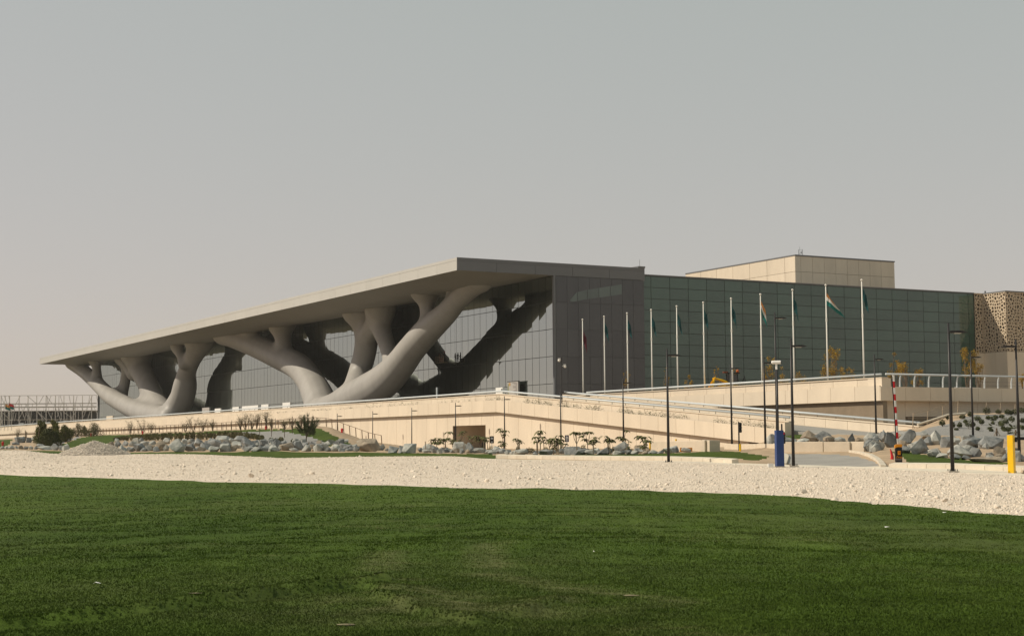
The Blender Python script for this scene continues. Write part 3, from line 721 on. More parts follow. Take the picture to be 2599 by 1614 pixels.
for i in range(len(aa) - 1):
    a0, a1 = aa[i] + g, aa[i + 1] - g
    run('parapet_panel', a0, a1, 22.9, 23.0, lambda a: zc1(a) - .95, lambda a: zc1(a) - .1, W1, M_STONE)
    run('planter_panel', a0, a1, 23.38, 23.55, lambda a: zc1(a) - 2.42, lambda a: zc1(a) - .84, W1, M_STONE)
    o0, o1 = a0 + PW / 2, a1 + PW / 2
    for q0, q1 in ([(o0, o1)] if o1 < d0 or o0 > d1 else []):
        if zc1(q0) - 2.4 > wz(q0) + .3: run('wall_panel', q0, q1, 22.9, 23.02, wz, lambda a: zc1(a) - 2.38, W1, M_STONE)
    if not (o1 < d0 or o0 > d1):
        for q0, q1 in ((o0, min(o1, d0)), (max(o0, d1), o1)):
            if q1 - q0 > .15: run('wall_panel', q0, q1, 22.9, 23.02, wz, lambda a: zc1(a) - 2.38, W1, M_STONE)
        q0, q1 = max(o0, d0), min(o1, d1)
        if q1 - q0 > .15: run('wall_panel', q0, q1, 22.9, 23.02, lambda a: DZT, lambda a: zc1(a) - 2.38, W1, M_STONE)
for nm, n0, n1, f0, f1 in (('parapet_run', 22.9, 23.0, .95, .1), ('planter_run', 23.38, 23.55, 2.42, .84), ('wall_run', 22.9, 23.02, 6.5, 2.38)):
    mb = MB(); a = aa[-1]
    while a < 415: mb.bpan(a + g, a + PW - g, n0, n1, zc1(a) - f0, zc1(a) - f1); a += PW
    tag(mb.build(nm, M_STONE, W1), kind='stuff')
for s0, s1 in ((AEND, AR), (AR, 420)):
    run('planter_floor', s0, s1, 22.95, 23.45, lambda a: zc1(a) - 2.40, lambda a: zc1(a) - 1.0, W1, mat('soil', (.12, .085, .055), .95, .2, 3))
    run('coping', s0, s1, 22.35, 23.08, lambda a: zc1(a) - .1, lambda a: zc1(a), W1, M_COPING)
MB().bpan(AEND - .02, AEND + .06, 22.45, 23.56, 1.2, 3.58).build('wall_end', M_STONE, W1)
# recess
MB().bpan(d0 - .3, d1 + .3, 17.8, 18, .3, DZT + .1).build('recess_back', M_STONE, W1)
MB().bpan(d0 - .3, d0, 18, 22.9, .3, DZT + .02).build('recess_side', M_STONE, W1); MB().bpan(d1, d1 + .3, 18, 22.9, .3, DZT + .02).build('recess_side', M_STONE, W1)
MB().bpan(d0 - .3, d1 + .3, 17.8, 22.9, DZT + .02, DZT + .3).build('recess_head', M_STONE, W1)
MB().bpan(d0 + 1.3, d1 - .2, 18.3, 18.5, .3, 1.95).build('recess_gate', M_FRAME, W1)
mb = MB()
for k in range(3): mb.bpan(d1 - 3.0 - (k % 2) * .5, d1 - 2.7 - (k % 2) * .5, 18.0, 18.06, 3.4 + k * .45, 3.75 + k * .45)
mb.build('recess_vent', M_FRAME, W1)
def rail(name, label, pts, r, posts, parent=None, base=None, group=None):
    t = thing(name, label, 'handrail', pts[0], group)
    mb = MB(); mb.tube(pts, r, 10); mb.build('tube', M_RAIL, t, smooth=True)
    for p0, p1 in posts: MB().bar(p0, p1, .03, 6).build('post', M_DARKM, t)
    return t
def rail_on(name, label, segs, n, zf, dz, r, step=2.9, amax=170):
    pts = [B(a, n, zf(a) + dz) for a in segs]; posts = []
    a = segs[0] + .6; sg = 1 if segs[-1] > segs[0] else -1
    while a < min(segs[-1], amax): posts.append((B(a, n, zf(a) - .05), B(a, n, zf(a) + dz))); a += step
    return rail(name, label, pts, r, posts)
rail_on('handrail', 'thick pale tube handrail along the top of the long cream ramp wall', [AEND + .3, AR, 60, 150, 300, 420], 22.7, zc1, .34, .12)
# second parapet of the ramp
W2 = thing('ramp_parapet', 'cream stone parapet on the inner side of the ramp, behind the long wall', 'wall', B(-60, 14, 2))
def zc2(a): return 8.2 if a > -26.1 else 8.2 + (a + 26.1) * (8.2 - 3.07) / (93.29 - 26.1)
aa2 = [-93.3 + k * 3.4 for k in range(20)] + [-26.1]
run('wall_core', -93.2, -26.1, 13.5, 13.9, lambda a: zc2(a) - 2.4, lambda a: zc2(a) - .1, W2, M_STONE_J)
for i in range(len(aa2) - 1):
    if aa2[i + 1] - aa2[i] > .2: run('parapet_panel', aa2[i] + g, aa2[i + 1] - g, 13.88, 14.0, lambda a: zc2(a) - 2.4, lambda a: zc2(a) - .1, W2, M_STONE)
run('coping', -93.4, -26.1, 13.4, 14.08, lambda a: zc2(a) - .1, lambda a: zc2(a), W2, M_COPING)
MB().bpan(-93.42, -93.28, 13.4, 14.02, 1.2, 2.95).build('wall_end', M_STONE, W2)
rail_on('handrail', 'pale tube handrail on the inner ramp parapet', [-93.2, -60, -26.1], 13.7, zc2, .30, .12)
mb = MB(); mb.bpan(-100, -25, 14.05, 22.4, zc2(-100) - 1.6, zc2(-100) - 1.0, zc2(-25) - 1.6, zc2(-25) - 1.0); tag(mb.build('ramp_road', M_ROAD), kind='structure')
# upper terrace wall with its shaded return
W3 = thing('terrace_wall', 'tall cream stone terrace wall below the row of flagpoles, sunlit, with a shaded side at the right', 'wall', B(-50, 5, 1))
TA = -78.5
MB().bpan(TA + .1, -10, 4.3, 4.9, 1, 8.4).build('wall_core', M_STONE_J, W3)
ed = [TA + k * 4.0 for k in range(16)]
for i in range(len(ed) - 1):
    MB().bpan(ed[i] + g + (0 if i else 2.2), ed[i + 1] - g, 4.88, 5.0, 7.55, 8.42).build('parapet_panel', M_STONE, W3)
    MB().bpan(ed[i] + g, ed[i + 1] - g, 5.2, 5.4, 6.0, 7.6).build('planter_panel', M_STONE, W3)
    a0 = ed[i] + 2 + g
    MB().bpan(a0 if i else TA + 1.2, a0 + 4 - 2 * g if i else ed[1] + 2 - g, 4.6, 4.72, 3.95 if -78 < a0 < -58 else 1.2, 5.98).build('wall_panel', M_STONE, W3)
MB().bpan(TA, -10, 4.4, 5.35, 5.97, 6.04).build('planter_floor', M_STONE, W3)
MB().bpan(TA, TA + 2.2, 3.8, 5.08, 7.4, 8.42).build('corner_block', M_STONE, W3)
MB().bpan(TA - .06, -10, 4.2, 5.12, 8.42, 8.52).build('coping', M_COPING, W3)
for k in range(12):      # shaded return: slab edge
    MB().bpan(TA - .1, TA + .35, 5.4 - (k + 1) * 3.6 + g, 5.4 - k * 3.6 - g, 6.0, 7.5).build('slab_panel', M_STONE, W3)
    MB().bpan(TA + .9, TA + 1.15, 4.6 - (k + 1) * 3.6 + g, 4.6 - k * 3.6 - g, 4.3 if 0 < k < 5 else 1.0, 6.0).build('wall_panel', M_STONE, W3)
MB().bpan(TA + .1, TA + 1.3, -38, 5.2, 5.95, 6.02).build('soffit', M_STONE, W3)
MB().bpan(TA + 1.16, TA + 1.4, -38, 4.6, 1, 6.0).build('wall_core', M_STONE_J, W3)
def louvre(parent, fn, n):
    for k in range(n): fn(k).build('louvre_blade', M_DARKM if parent is None else mat('louvre', (.30, .25, .19), .6, .1, 2), parent)
lo0, lo1 = -78 + 3.2, -60
for k in range(7): MB().bpan(lo0, lo1, 4.55, 4.75, 3.0 + k * .17, 3.08 + k * .17).build('louvre_blade', mat('louvre', (.42, .34, .25), .6, .1, 2), W3)
for k in range(9): MB().bpan(TA + .95, TA + 1.18, -14.5, .6, 2.6 + k * .19, 2.68 + k * .19).build('louvre_blade', MATS['louvre'], W3)
rail_on('handrail', 'pale tube handrail along the terrace wall below the flagpoles', [TA + .6, -40, -17.0], 4.6, lambda a: 8.5, .36, .12, 3.4)
t = thing('guard_rail', 'grey guard rail with curved posts on the shaded side of the terrace', 'railing', B(TA + .3, 3, 7.5))
MB().tube([B(TA + .1, 4.4, 8.86), B(TA + .1, -38, 8.86)], .11, 10).build('tube', M_RAIL, t, smooth=True)
for k in range(19):
    n = 2.2 - k * 2.1
    MB().tube([B(TA + .35, n, 7.45), B(TA + .33, n, 8.2), B(TA + .25, n, 8.55), B(TA + .12, n, 8.8)], [.09, .09, .08, .07], 6).build('post', M_RAIL, t)
mb = MB()
for k in range(2): mb.bar(B(TA + .3, 4, 7.8 + k * .4), B(TA + .3, -38, 7.8 + k * .4), .012)
mb.build('wire', M_DARKM, t)
# small plants in the planter ledge
M_PLANT = mat('planter_leaf', (.10, .11, .045), .8, .4, 3)
Vp = []
for _ in range(620):
    a = random.choice([random.uniform(-83, -24), random.uniform(-83, -24), random.uniform(-24, 70)])
    if fbm(a * .12, 5) < -.18: continue
    z = zc1(a) - .86; h = random.uniform(.2, .75) * (.5 if a > 20 else 1); n = random.uniform(23.08, 23.4)
    for _ in range(random.randint(5, 10)):
        p = B(a + random.gauss(0, .16), n + random.gauss(0, .04), z + random.uniform(-.05, h)); s_ = random.uniform(.07, .17)
        th = random.uniform(0, 6.3); e1 = Vector((math.cos(th), math.sin(th), random.uniform(-.6, .8))) * s_; e2 = Vector((random.uniform(-1, 1), random.uniform(-1, 1), random.uniform(-.5, 1))) * s_ * .6
        Vp += [p, p + e1, p + e2]
tag(np_mesh('ledge_plants', [tuple(q) for q in Vp], np.arange(len(Vp)).reshape(-1, 3), M_PLANT), 'row of small dry plants along the ledge of the ramp wall', 'plants', kind='stuff')
# ------------------------------------------------------------------ lamp posts
LN = ['beside the yellow post at the right edge', 'at the kerb end left of the red and white barrier', 'standing in front of the blue pillar kerb', '']
def lamp_post(base, H, side, label):
    r = thing('lamp_post', label, 'lamp post', base, 'dark lamp posts with one flat head')
    b = Vector(base); k = 1 if H > 6 else .85
    MB().tube([b + Vector((0, 0, .03)), b + Vector((0, 0, H * .5)), b + Vector((0, 0, H))], [.095 * k, .075 * k, .05 * k], 10).build('pole', M_DARKM, r, smooth=True)
    s = side; z = H - .42
    mb = MB(); p = [(.03, -.05), (.60, -.06), (.90, -.02), (.60, .06), (.03, .05)]; w_ = .15
    q = [b + Vector((s * x, -w_ * (1 if x < .7 else .4), z + y)) for x, y in p] + [b + Vector((s * x, w_ * (1 if x < .7 else .4), z + y)) for x, y in p]
    mb.add(q, [(0, 1, 2, 3, 4), (9, 8, 7, 6, 5), (0, 5, 6, 1), (1, 6, 7, 2), (2, 7, 8, 3), (3, 8, 9, 4), (4, 9, 5, 0)])
    hd = mb.build('lamp_head', M_DARKM, r)
    MB().box(b + Vector((s * .42, 0, z - .065)), .3, .2, .02).build('lens', M_WHITE, hd)
    MB().box(b + Vector((0, 0, .02)), .5, .5, .05).build('base_plate', M_CONC, r)
    for x in (-.17, .17):
        for y in (-.17, .17): MB().bar(b + Vector((x, y, .03)), b + Vector((x, y, .14)), .018, 6).build('bolt', M_DARKM, r)
    return r
def lamp_px(x, y, D, H, side, label):
    p = at(x, y, D); g_ = gz(p.x, p.y)
    return lamp_post(Vector((p.x, p.y, p.z)), H, side, label)
lamp_px(2418, 1197.5, 73, 7.0, 1, 'tallest dark lamp post, standing on the kerb right of the barrier')
lamp_px(2014, 1183.5, 85, 7.0, 1, 'dark lamp post at the left edge of the small road, right of the blue pillar')
lamp_px(1697, 1173.5, 95.5, 7.0, 1, 'dark lamp post on the pale kerb in front of the ramp wall')
lamp_px(2588, 1172.5, 88.5, 7.0, -1, 'dark lamp post at the right edge with its head pointing left')
lamp_px(1943, 1142, 117.5, 7.0, 1, 'dark lamp post left of the blue pillar, behind the grass strip')
lamp_px(1858, 1138, 128, 7.0, 1, 'dark lamp post beside the traffic light left of the grass tip')
lamp_px(1583, 1146, 149, 7.0, 1, 'dark lamp post rising from the pale boulder among the palms')
lamp_px(1424, 1146, 173, 7.0, 1, 'dark lamp post next to the blue arrow sign')
lamp_px(2224, 1101, 137, 7.0, 1, 'dark lamp post behind the boulders left of the barrier arm')
lamp_px(2470, 1114, 125, 7.0, 1, 'dark lamp post on the path below the pebble slope')
lamp_px(1973, 1126, 112, 9.5, 1, 'tall dark lamp post directly behind the white security camera')
WORDS = ['first', 'second', 'third', 'fourth', 'fifth', 'sixth', 'seventh', 'eighth', 'ninth', 'tenth', 'eleventh', 'twelfth']
for k, (x, yt) in enumerate([(1280, 1005), (1156, 1022), (1045, 1034.7), (946, 1043), (856, 1049.4), (776, 1056), (699, 1062.6), (631, 1068), (566, 1072), (480, 1079), (405, 1084), (313, 1088)]):
    a, z = rn(x, yt, 27); b = B(a, 27, 0); b.z = gz(b.x, b.y)
    lamp_post(b, z - b.z, 1, '%s slim dark lamp post from the right along the ramp wall' % WORDS[k])
# ------------------------------------------------------------------ flagpoles
def flag_mesh(mb, top, h, L_, lean, seed, f0=0.0, f1=1.0):
    r = random.Random(seed); nx, nz = 8, 14; o2 = len(mb.v); ph = r.uniform(0, 6)
    for i in range(nx + 1):
        u = i / nx
        for j in range(nz + 1):
            v = f0 + (f1 - f0) * j / nz
            x = u * L_ * (.25 + lean * v); y = .16 * math.sin(u * 9 + ph + v * 2) * (.3 + v)
            z = -v * h - u * L_ * (.95 - lean * .3) * (.6 + .5 * v)
            mb.v.append(top + Vector((x + .06, y, z)))
    for i in range(nx):
        for j in range(nz):
            a = o2 + i * (nz + 1) + j; mb.f.append((a, a + nz + 1, a + nz + 2, a + 1))
M_TEAL = mat('teal_cloth', (.008, .075, .08), .8, .3, 3); M_MAR = mat('maroon_cloth', (.10, .008, .022), .8, .15, 3)
M_SAFF = mat('saffron_cloth', (.62, .26, .07), .8, .1, 3); M_GRN = mat('green_cloth', (.01, .15, .13), .8, .15, 3); M_WHC = mat('white_cloth', (.75, .72, .66), .8, .05, 3)
FL = [(1480, 'maroon'), (1534.9, 'teal'), (1593.5, 'teal'), (1655, 'teal'), (1720, 'teal'), (1788, 'teal'), (1859, 'teal'), (1934, 'tri'), (2016, 'teal'), (2101, 'tri'), (2193, 'teal')]
for k, (x, kind) in enumerate(FL):
    a, _ = rn(x, 955, 3); b = B(a, 3, 7.4); H = 12.3
    r = thing('flagpole', 'white flagpole on the terrace, %s from the left in the row of eleven' % WORDS[k], 'flagpole', b, 'flagpoles in a row on the terrace')
    MB().tube([b, b + Vector((0, 0, 4)), b + Vector((0, 0, H - .25))], [.11, .09, .06], 10).build('pole', M_POLE, r, smooth=True)
    mb = MB(); mb.sphere(b + Vector((0, 0, H - .1)), .13); mb.build('finial', M_POLE, r, smooth=True)
    MB().tube([b, b + Vector((0, 0, .12))], .24, 12).build('base', M_POLE, r)
    MB().tube([b + Vector((0, 0, H - 4.3)), b + Vector((0, 0, H - 3.9))], .1, 8).build('cleat', M_POLE, r)
    top = b + Vector((0, 0, H - (1.7 if kind == 'maroon' else .9)))
    lean = .8 if k == 9 else (.12 if k not in (0,) else .02)
    if kind == 'tri':
        fl = thing('flag', 'orange, white and green flag %s' % ('blown out to the right, second from the right' if k == 9 else 'hanging limp in the middle of the row'), 'flag', top, 'flags on the terrace poles')
        for f0, f1, m in ((0, .33, M_SAFF), (.33, .62, M_WHC), (.62, 1, M_GRN)):
            mb = MB(); flag_mesh(mb, top, 1.5, 2.0, lean, 5 + k, f0, f1); mb.build('stripe', m, fl, smooth=True)
    else:
        mb = MB(); flag_mesh(mb, top, 1.35, 1.7 if kind == 'teal' else 2.0, lean, 11 + k)
        if kind == 'teal': tag(mb.build('flag', M_TEAL, smooth=True), 'limp teal flag on the %s pole from the left' % WORDS[k], 'flag', 'flags on the terrace poles')
        else: tag(mb.build('flag', M_MAR, smooth=True), 'limp dark maroon flag on the leftmost terrace pole', 'flag', 'flags on the terrace poles')
# ------------------------------------------------------------------ boulders
def rock_mesh(seed):
    r = random.Random(seed); bm = bmesh.new(); sh = (1, r.uniform(.65, .95), r.uniform(.55, .85))
    for _ in range(r.randint(12, 18)):
        v = Vector((r.gauss(0, 1), r.gauss(0, 1), r.gauss(0, 1))).normalized() * r.uniform(.72, 1.05)
        bm.verts.new((v.x * sh[0], v.y * sh[1], max(v.z, -.55) * sh[2]))
    ret = bmesh.ops.convex_hull(bm, input=bm.verts[:])
    dl = {e for e in ret['geom_interior'] + ret['geom_unused'] if isinstance(e, bmesh.types.BMVert)}; bmesh.ops.delete(bm, geom=list(dl), context='VERTS')
    bmesh.ops.bevel(bm, geom=bm.edges[:], offset=.022, segments=1, affect='EDGES')
    me = bpy.data.meshes.new('boulder'); bm.to_mesh(me); bm.free()
    lo = min(v.co.z for v in me.vertices); hi = max(v.co.z for v in me.vertices); wx = max(abs(v.co.x) for v in me.vertices)
    for v in me.vertices: v.co.z = (v.co.z - lo) / (hi - lo); v.co.x /= 2 * wx; v.co.y /= 2 * wx
    return me
def rock_mat(name, c1, c2):
    m = mat(name, c1, .88, .2, 1.6, .9, 5, col2=c2, rnd=.16, detail=10); return m
RM_ = [rock_mat('grey_rock', (.08, .088, .092), (.35, .36, .345)), rock_mat('pale_rock', (.19, .20, .195), (.48, .48, .43)), rock_mat('brown_rock', (.17, .14, .105), (.38, .32, .24))]
RMESH = []
for k in range(14):
    for q in range(3):
        me = rock_mesh(100 + k); me.materials.append(RM_[q]); RMESH.append(me)
def rocks(ox, oy, s, L_, where, grp, cut=1.12):
    for i, (cx, by, w_, h) in enumerate(L_):
        x, y = ox + cx * s, oy + by * s; p = ground(x, y)
        if p is None: continue
        D = p.y; W_ = w_ * s * D / FPX * 1.25; Hh = h * s * D / FPX * 1.22
        k = random.randrange(14); q = random.choices([0, 1, 2], [5, 4, 1.4])[0]
        ob = bpy.data.objects.new('boulder', RMESH[k * 3 + q]); COL.objects.link(ob)
        ob.location = (p.x, p.y + W_ * .3, p.z - Hh * .12); ob.rotation_euler = (random.uniform(-.12, .12), random.uniform(-.2, .2), random.choice([0, math.pi]) + random.uniform(-.5, .5)); ob.scale = (W_, W_ * random.uniform(.8, 1.1), Hh * 1.05)
        WL[ob.name] = ob.location.copy()
        col = ('grey', 'pale grey', 'brownish')[q]
        size = 'large' if W_ > 1.5 else ('small' if W_ < .8 else 'medium')
        asp = h / w_; shp = 'pointed' if asp > .8 else ('flat' if asp < .42 else 'blocky'); row = 'front row' if y > T1(x)[0] - 5 else 'upper row'
        tag(ob, '%s %s %s boulder, %s, %s' % (size, col, shp, row, where), 'boulder', grp + ', %s %s %s, %s' % (size, col, shp, row))
rocks(0, 1050, .16427, [(270, 452, 150, 95), (425, 445, 80, 70), (500, 412, 85, 50), (230, 480, 110, 40), (170, 545, 90, 55), (250, 540, 60, 40), (320, 545, 70, 50), (400, 548, 60, 45), (465, 548, 70, 50), (540, 548, 60, 40), (620, 520, 130, 50), (40, 545, 80, 45), (100, 545, 70, 40), (690, 556, 250, 55), (840, 562, 110, 95), (930, 565, 100, 70), (1000, 570, 110, 95), (1000, 560, 60, 40), (1700, 520, 100, 80), (1810, 500, 95, 75)], 'left of the gravel mound', 'boulders left of the mound')
L2 = [(110, 560, 90, 80), (215, 560, 100, 70), (60, 640, 120, 80), (200, 640, 90, 60), (320, 640, 180, 120), (400, 560, 120, 70), (390, 640, 90, 50), (520, 560, 110, 80), (530, 632, 110, 90), (660, 560, 110, 80), (640, 635, 150, 120), (740, 635, 90, 95), (900, 520, 90, 60), (890, 650, 220, 175), (1000, 565, 110, 105), (1090, 640, 140, 110), (1130, 515, 110, 65), (1220, 630, 180, 65), (1240, 560, 140, 110), (1330, 622, 170, 95), (1390, 535, 110, 65), (1460, 585, 200, 120), (1600, 525, 190, 115), (1650, 585, 150, 95), (1470, 645, 150, 80), (1640, 645, 180, 110), (1750, 640, 120, 75), (1740, 515, 110, 65), (1830, 595, 150, 95), (1890, 505, 180, 95), (1990, 585, 210, 155), (2000, 640, 200, 60), (2100, 565, 150, 85), (2130, 640, 140, 65), (2240, 575, 120, 110), (2290, 640, 180, 85), (2390, 605, 100, 100)]
rocks(300, 1040, .16427, L2, 'in the bank below the clipped hedge', 'boulders below the hedge')
L3 = [(180, 622, 170, 85), (330, 612, 140, 150), (260, 640, 160, 70), (470, 632, 180, 115), (420, 565, 130, 80), (560, 602, 100, 85), (580, 642, 140, 50), (660, 622, 150, 135), (780, 642, 130, 95), (930, 642, 140, 105), (850, 602, 90, 65), (1040, 634, 140, 95), (1110, 642, 110, 60), (1220, 638, 160, 100), (1330, 642, 110, 50), (1320, 602, 180, 75), (1430, 632, 200, 85), (1530, 632, 120, 95)]
rocks(650, 1040, .16427, L3, 'in the bank below the feathery tree', 'boulders below the feathery tree')
rocks(650, 1040, .16427, [(1730, 645, 330, 185), (1900, 625, 160, 65), (1940, 598, 110, 65), (2020, 635, 70, 42), (2130, 665, 150, 98), (2260, 667, 110, 103), (2390, 668, 210, 140)], 'at the foot of the sloping fence', 'boulders at the end of the sloping fence')
rocks(1050, 1040, .14374, [(260, 735, 230, 125), (350, 748, 90, 62), (480, 745, 100, 80), (620, 745, 130, 72), (800, 758, 230, 175), (980, 758, 150, 165), (1150, 762, 200, 80), (1340, 772, 150, 62), (1450, 765, 130, 110), (1540, 772, 150, 82), (1640, 784, 80, 62), (1760, 792, 150, 62), (1900, 794, 220, 92), (2150, 794, 90, 42), (2330, 796, 220, 92)], 'among the young palms in front of the recess', 'boulders in front of the recess')
rocks(1400, 1040, .16427, [(330, 694, 280, 112), (480, 692, 200, 82), (620, 692, 180, 78), (830, 692, 210, 104), (1000, 692, 160, 52), (1200, 690, 140, 62), (1090, 668, 290, 160), (1380, 665, 220, 104), (1300, 685, 120, 52), (1450, 685, 100, 42), (1570, 677, 130, 52), (1690, 672, 110, 52), (1840, 667, 230, 94), (1905, 662, 100, 82), (2080, 655, 130, 62), (1760, 560, 290, 90)], 'beside the young palms right of the arrow sign', 'boulders beside the palms')
rocks(1750, 1040, .20534, [(420, 452, 190, 100), (700, 432, 80, 48), (1010, 432, 120, 122), (1260, 412, 250, 68), (1500, 395, 200, 125), (1430, 405, 150, 52), (1520, 405, 80, 52), (1670, 402, 210, 125), (1740, 405, 130, 72), (1870, 402, 130, 62), (2000, 412, 130, 112), (2100, 412, 90, 62), (2250, 402, 160, 104), (2300, 402, 90, 72), (2270, 505, 190, 135), (2320, 512, 110, 92)], 'behind the low concrete barrier', 'boulders behind the concrete barrier')
L7 = [(90, 735, 180, 112), (80, 875, 200, 160), (150, 888, 150, 140), (290, 742, 200, 165), (380, 822, 240, 220), (560, 705, 120, 92), (670, 765, 300, 195), (590, 845, 180, 92), (620, 915, 180, 104), (830, 925, 330, 225), (930, 925, 130, 104), (960, 725, 190, 84), (1120, 785, 155, 205), (1040, 975, 180, 92), (1230, 825, 200, 155), (1380, 795, 150, 104), (1180, 985, 160, 62), (1530, 745, 130, 92), (1470, 985, 330, 175), (1560, 975, 150, 172), (1390, 1012, 160, 82), (1530, 1014, 170, 62), (1680, 835, 360, 145), (1700, 975, 180, 142), (1980, 845, 380, 175), (2060, 955, 220, 135), (1900, 975, 130, 72), (1870, 1055, 520, 74), (2060, 1015, 180, 82), (2180, 1045, 150, 104), (2330, 1045, 150, 155), (2410, 1045, 100, 104)]
rocks(2200, 1000, .16386, L7, 'in the heap below the pebble slope', 'boulders below the pebble slope')
rs = random.Random(77)
FL_ = []
for x in np.arange(290, 935, 9.0):
    FL_.append((x + rs.uniform(-4, 4), T1(x)[0] - rs.choice([1, 2, 8, 14, 20]) - rs.uniform(0, 5), rs.uniform(9, 22), rs.uniform(6, 15)))
rocks(0, 0, 1.0, FL_, 'packed into the long boulder bank', 'small fill of the boulder bank')
FR_ = []
for x in np.arange(2205, 2590, 13.0):
    yb = float(np.interp(x, [2200, 2315, 2397, 2544, 2599], [1143, 1149, 1159, 1172, 1175])); FR_.append((x, yb - rs.uniform(0, 45), rs.uniform(12, 30), rs.uniform(9, 22)))
rocks(0, 0, 1.0, FR_, 'packed into the right boulder heap', 'small fill of the right heap')
FM_ = [(x + rs.uniform(-5, 5), T1(x)[0] - rs.uniform(0, 4), rs.uniform(10, 24), rs.uniform(6, 13)) for x in np.arange(1070, 1700, 16.0)]
rocks(0, 0, 1.0, FM_, 'packed between the young plants', 'small fill among the plants')
# single stones at the lawn edge
for k, (x, y, w_) in enumerate([(392, 1207, 9), (560, 1206, 8), (640, 1210, 20), (660, 1197, 8), (690, 1204, 10), (790, 1203, 18), (930, 1214, 11), (1237, 1225, 18), (1340, 1218, 14), (1420, 1226, 8), (1690, 1233, 14), (1850, 1240, 8), (1925, 1246, 10), (2045, 1252, 22), (2060, 1262, 12), (2230, 1262, 16), (2400, 1272, 18), (2410, 1282, 12), (2527, 1289, 22), (2590, 1262, 10), (2500, 1265, 12), (2340, 1258, 10), (2170, 1246, 10), (1780, 1226, 8), (40, 1197, 8), (195, 1203, 8), (275, 1206, 10)]):
    c = ray(x, y); best = min(range(len(GV)), key=lambda i: (proj_c[i][0] - x) ** 2 + (proj_c[i][1] - y) ** 2) if 'proj_c' in globals() else None
    if best is None:
        proj_c = [proj(q) for q in GV]; best = min(range(len(GV)), key=lambda i: (proj_c[i][0] - x) ** 2 + (proj_c[i][1] - y) ** 2)
    p = GV[best]; W_ = w_ * p.y / FPX
    me = RMESH[(k % 14) * 3 + 1].copy(); me.materials.clear(); me.materials.append(M_STONES)
    ob = bpy.data.objects.new('loose_stone', me); COL.objects.link(ob); ob.location = (p.x, p.y, p.z - W_ * .08); ob.scale = (W_, W_ * .9, W_ * .6); ob.rotation_euler = (0, 0, random.uniform(0, 6))
    tag(ob, 'pale limestone lump lying on the gravel near the lawn edge', 'stone', 'loose lumps on the gravel')
# gravel mound
c = at(222, 1158, 127); mv = []; mf = []
def mound(x, y): 
    rx, ry = x / 3.1, y / 2.4; d = math.hypot(rx, ry); return max(0, 1.28 * (1 - d) ** .8 if d < 1 else 0) * (1 + .12 * fbm(x, y, 4))
mp = []
for i in range(41):
    for j in range(31):
        x, y = (i / 20 - 1) * 3.3, (j / 15 - 1) * 2.6; mp.append((c.x + x, c.y + 2.2 + y, c.z + .02 + mound(x, y)))
for i in range(40):
    for j in range(30): a = i * 31 + j; mf.append((a, a + 31, a + 32, a + 1))
r = thing('gravel_mound', 'low mound of grey and cream gravel dumped beside the left boulders', 'gravel mound', (c.x, c.y + 2.2, c.z))
np_mesh('mound', mp, mf, mat('mound_gravel', (.36, .32, .275), .95, .3, 8, .9, 12, col2=(.62, .55, .47)), r)
sp = np.array([(lambda x, y: (c.x + x, c.y + 2.2 + y, c.z + .03 + mound(x, y)))(random.uniform(-3, 3), random.uniform(-2.4, 1)) for _ in range(3800)])
vv, ff = stones_mesh(sp, np.random.default_rng(5).uniform(.03, .085, len(sp)), 8)
tag(np_mesh('mound_stones', vv, ff, mat('mound_stone', (.33, .30, .265), .9, .2, 5, .2, 20, col2=(.72, .64, .53)), r), kind='stuff')
# ------------------------------------------------------------------ kerbs
def kerb_line(pts, label, lift=.22, wid=.35, Lk=1.0, hint=0):
    P_ = []
    for x, y in pts:
        p = ground(x, y)
        if p is None: p = at(x, y, C_G(x)[1])
        P_.append(p)
    d = [0]
    for i in range(1, len(P_)): d.append(d[-1] + (P_[i] - P_[i - 1]).length)
    r = thing('kerb', label, 'kerb', P_[0], 'pale concrete kerbs')
    n = max(1, int(d[-1] / Lk)); f = lambda s_: Vector([float(np.interp(s_, d, [q[k] for q in P_])) for k in range(3)])
    for k in range(n):
        s0, s1 = d[-1] * k / n + .012, d[-1] * (k + 1) / n - .012; a, b = f(s0), f(s1); t = (b - a); t.z = 0; t.normalize(); nn = Vector((-t.y, t.x, 0)) * wid
        lz = Vector((0, 0, lift)); dn = Vector((0, 0, -.25))
        q = [a + dn, b + dn, b + nn + dn, a + nn + dn, a + lz * .8, b + lz * .8, b + nn + lz, a + nn + lz]
        m2 = MB(); m2.hexa(q); m2.build('kerb_stone', M_KERB, r)
    return r
kerb_line([(1258, 1162.5), (1290, 1163), (1350, 1164.5), (1450, 1166), (1600, 1168), (1700, 1169.5), (1800, 1173), (1858, 1176.5)], 'pale concrete kerb below the palms, ending left of the blue pillar', .30, .45, 1.15)
kerb_line([(2256, 1188.5), (2320, 1189), (2400, 1190), (2500, 1194), (2600, 1199), (2760, 1208)], 'pale kerb running to the right edge behind the yellow post', .30, .45, 1.15)
kerb_line([(2250, 1186), (2243, 1176), (2232, 1166), (2215, 1156.5), (2190, 1150.5), (2165, 1147)], 'curved kerb on the right side of the small road', .15, .3, .8)
kerb_line([(1996, 1180), (1999, 1172), (2002, 1162), (2000, 1157), (1994, 1154)], 'short curved kerb on the left side of the small road', .15, .3, .8)
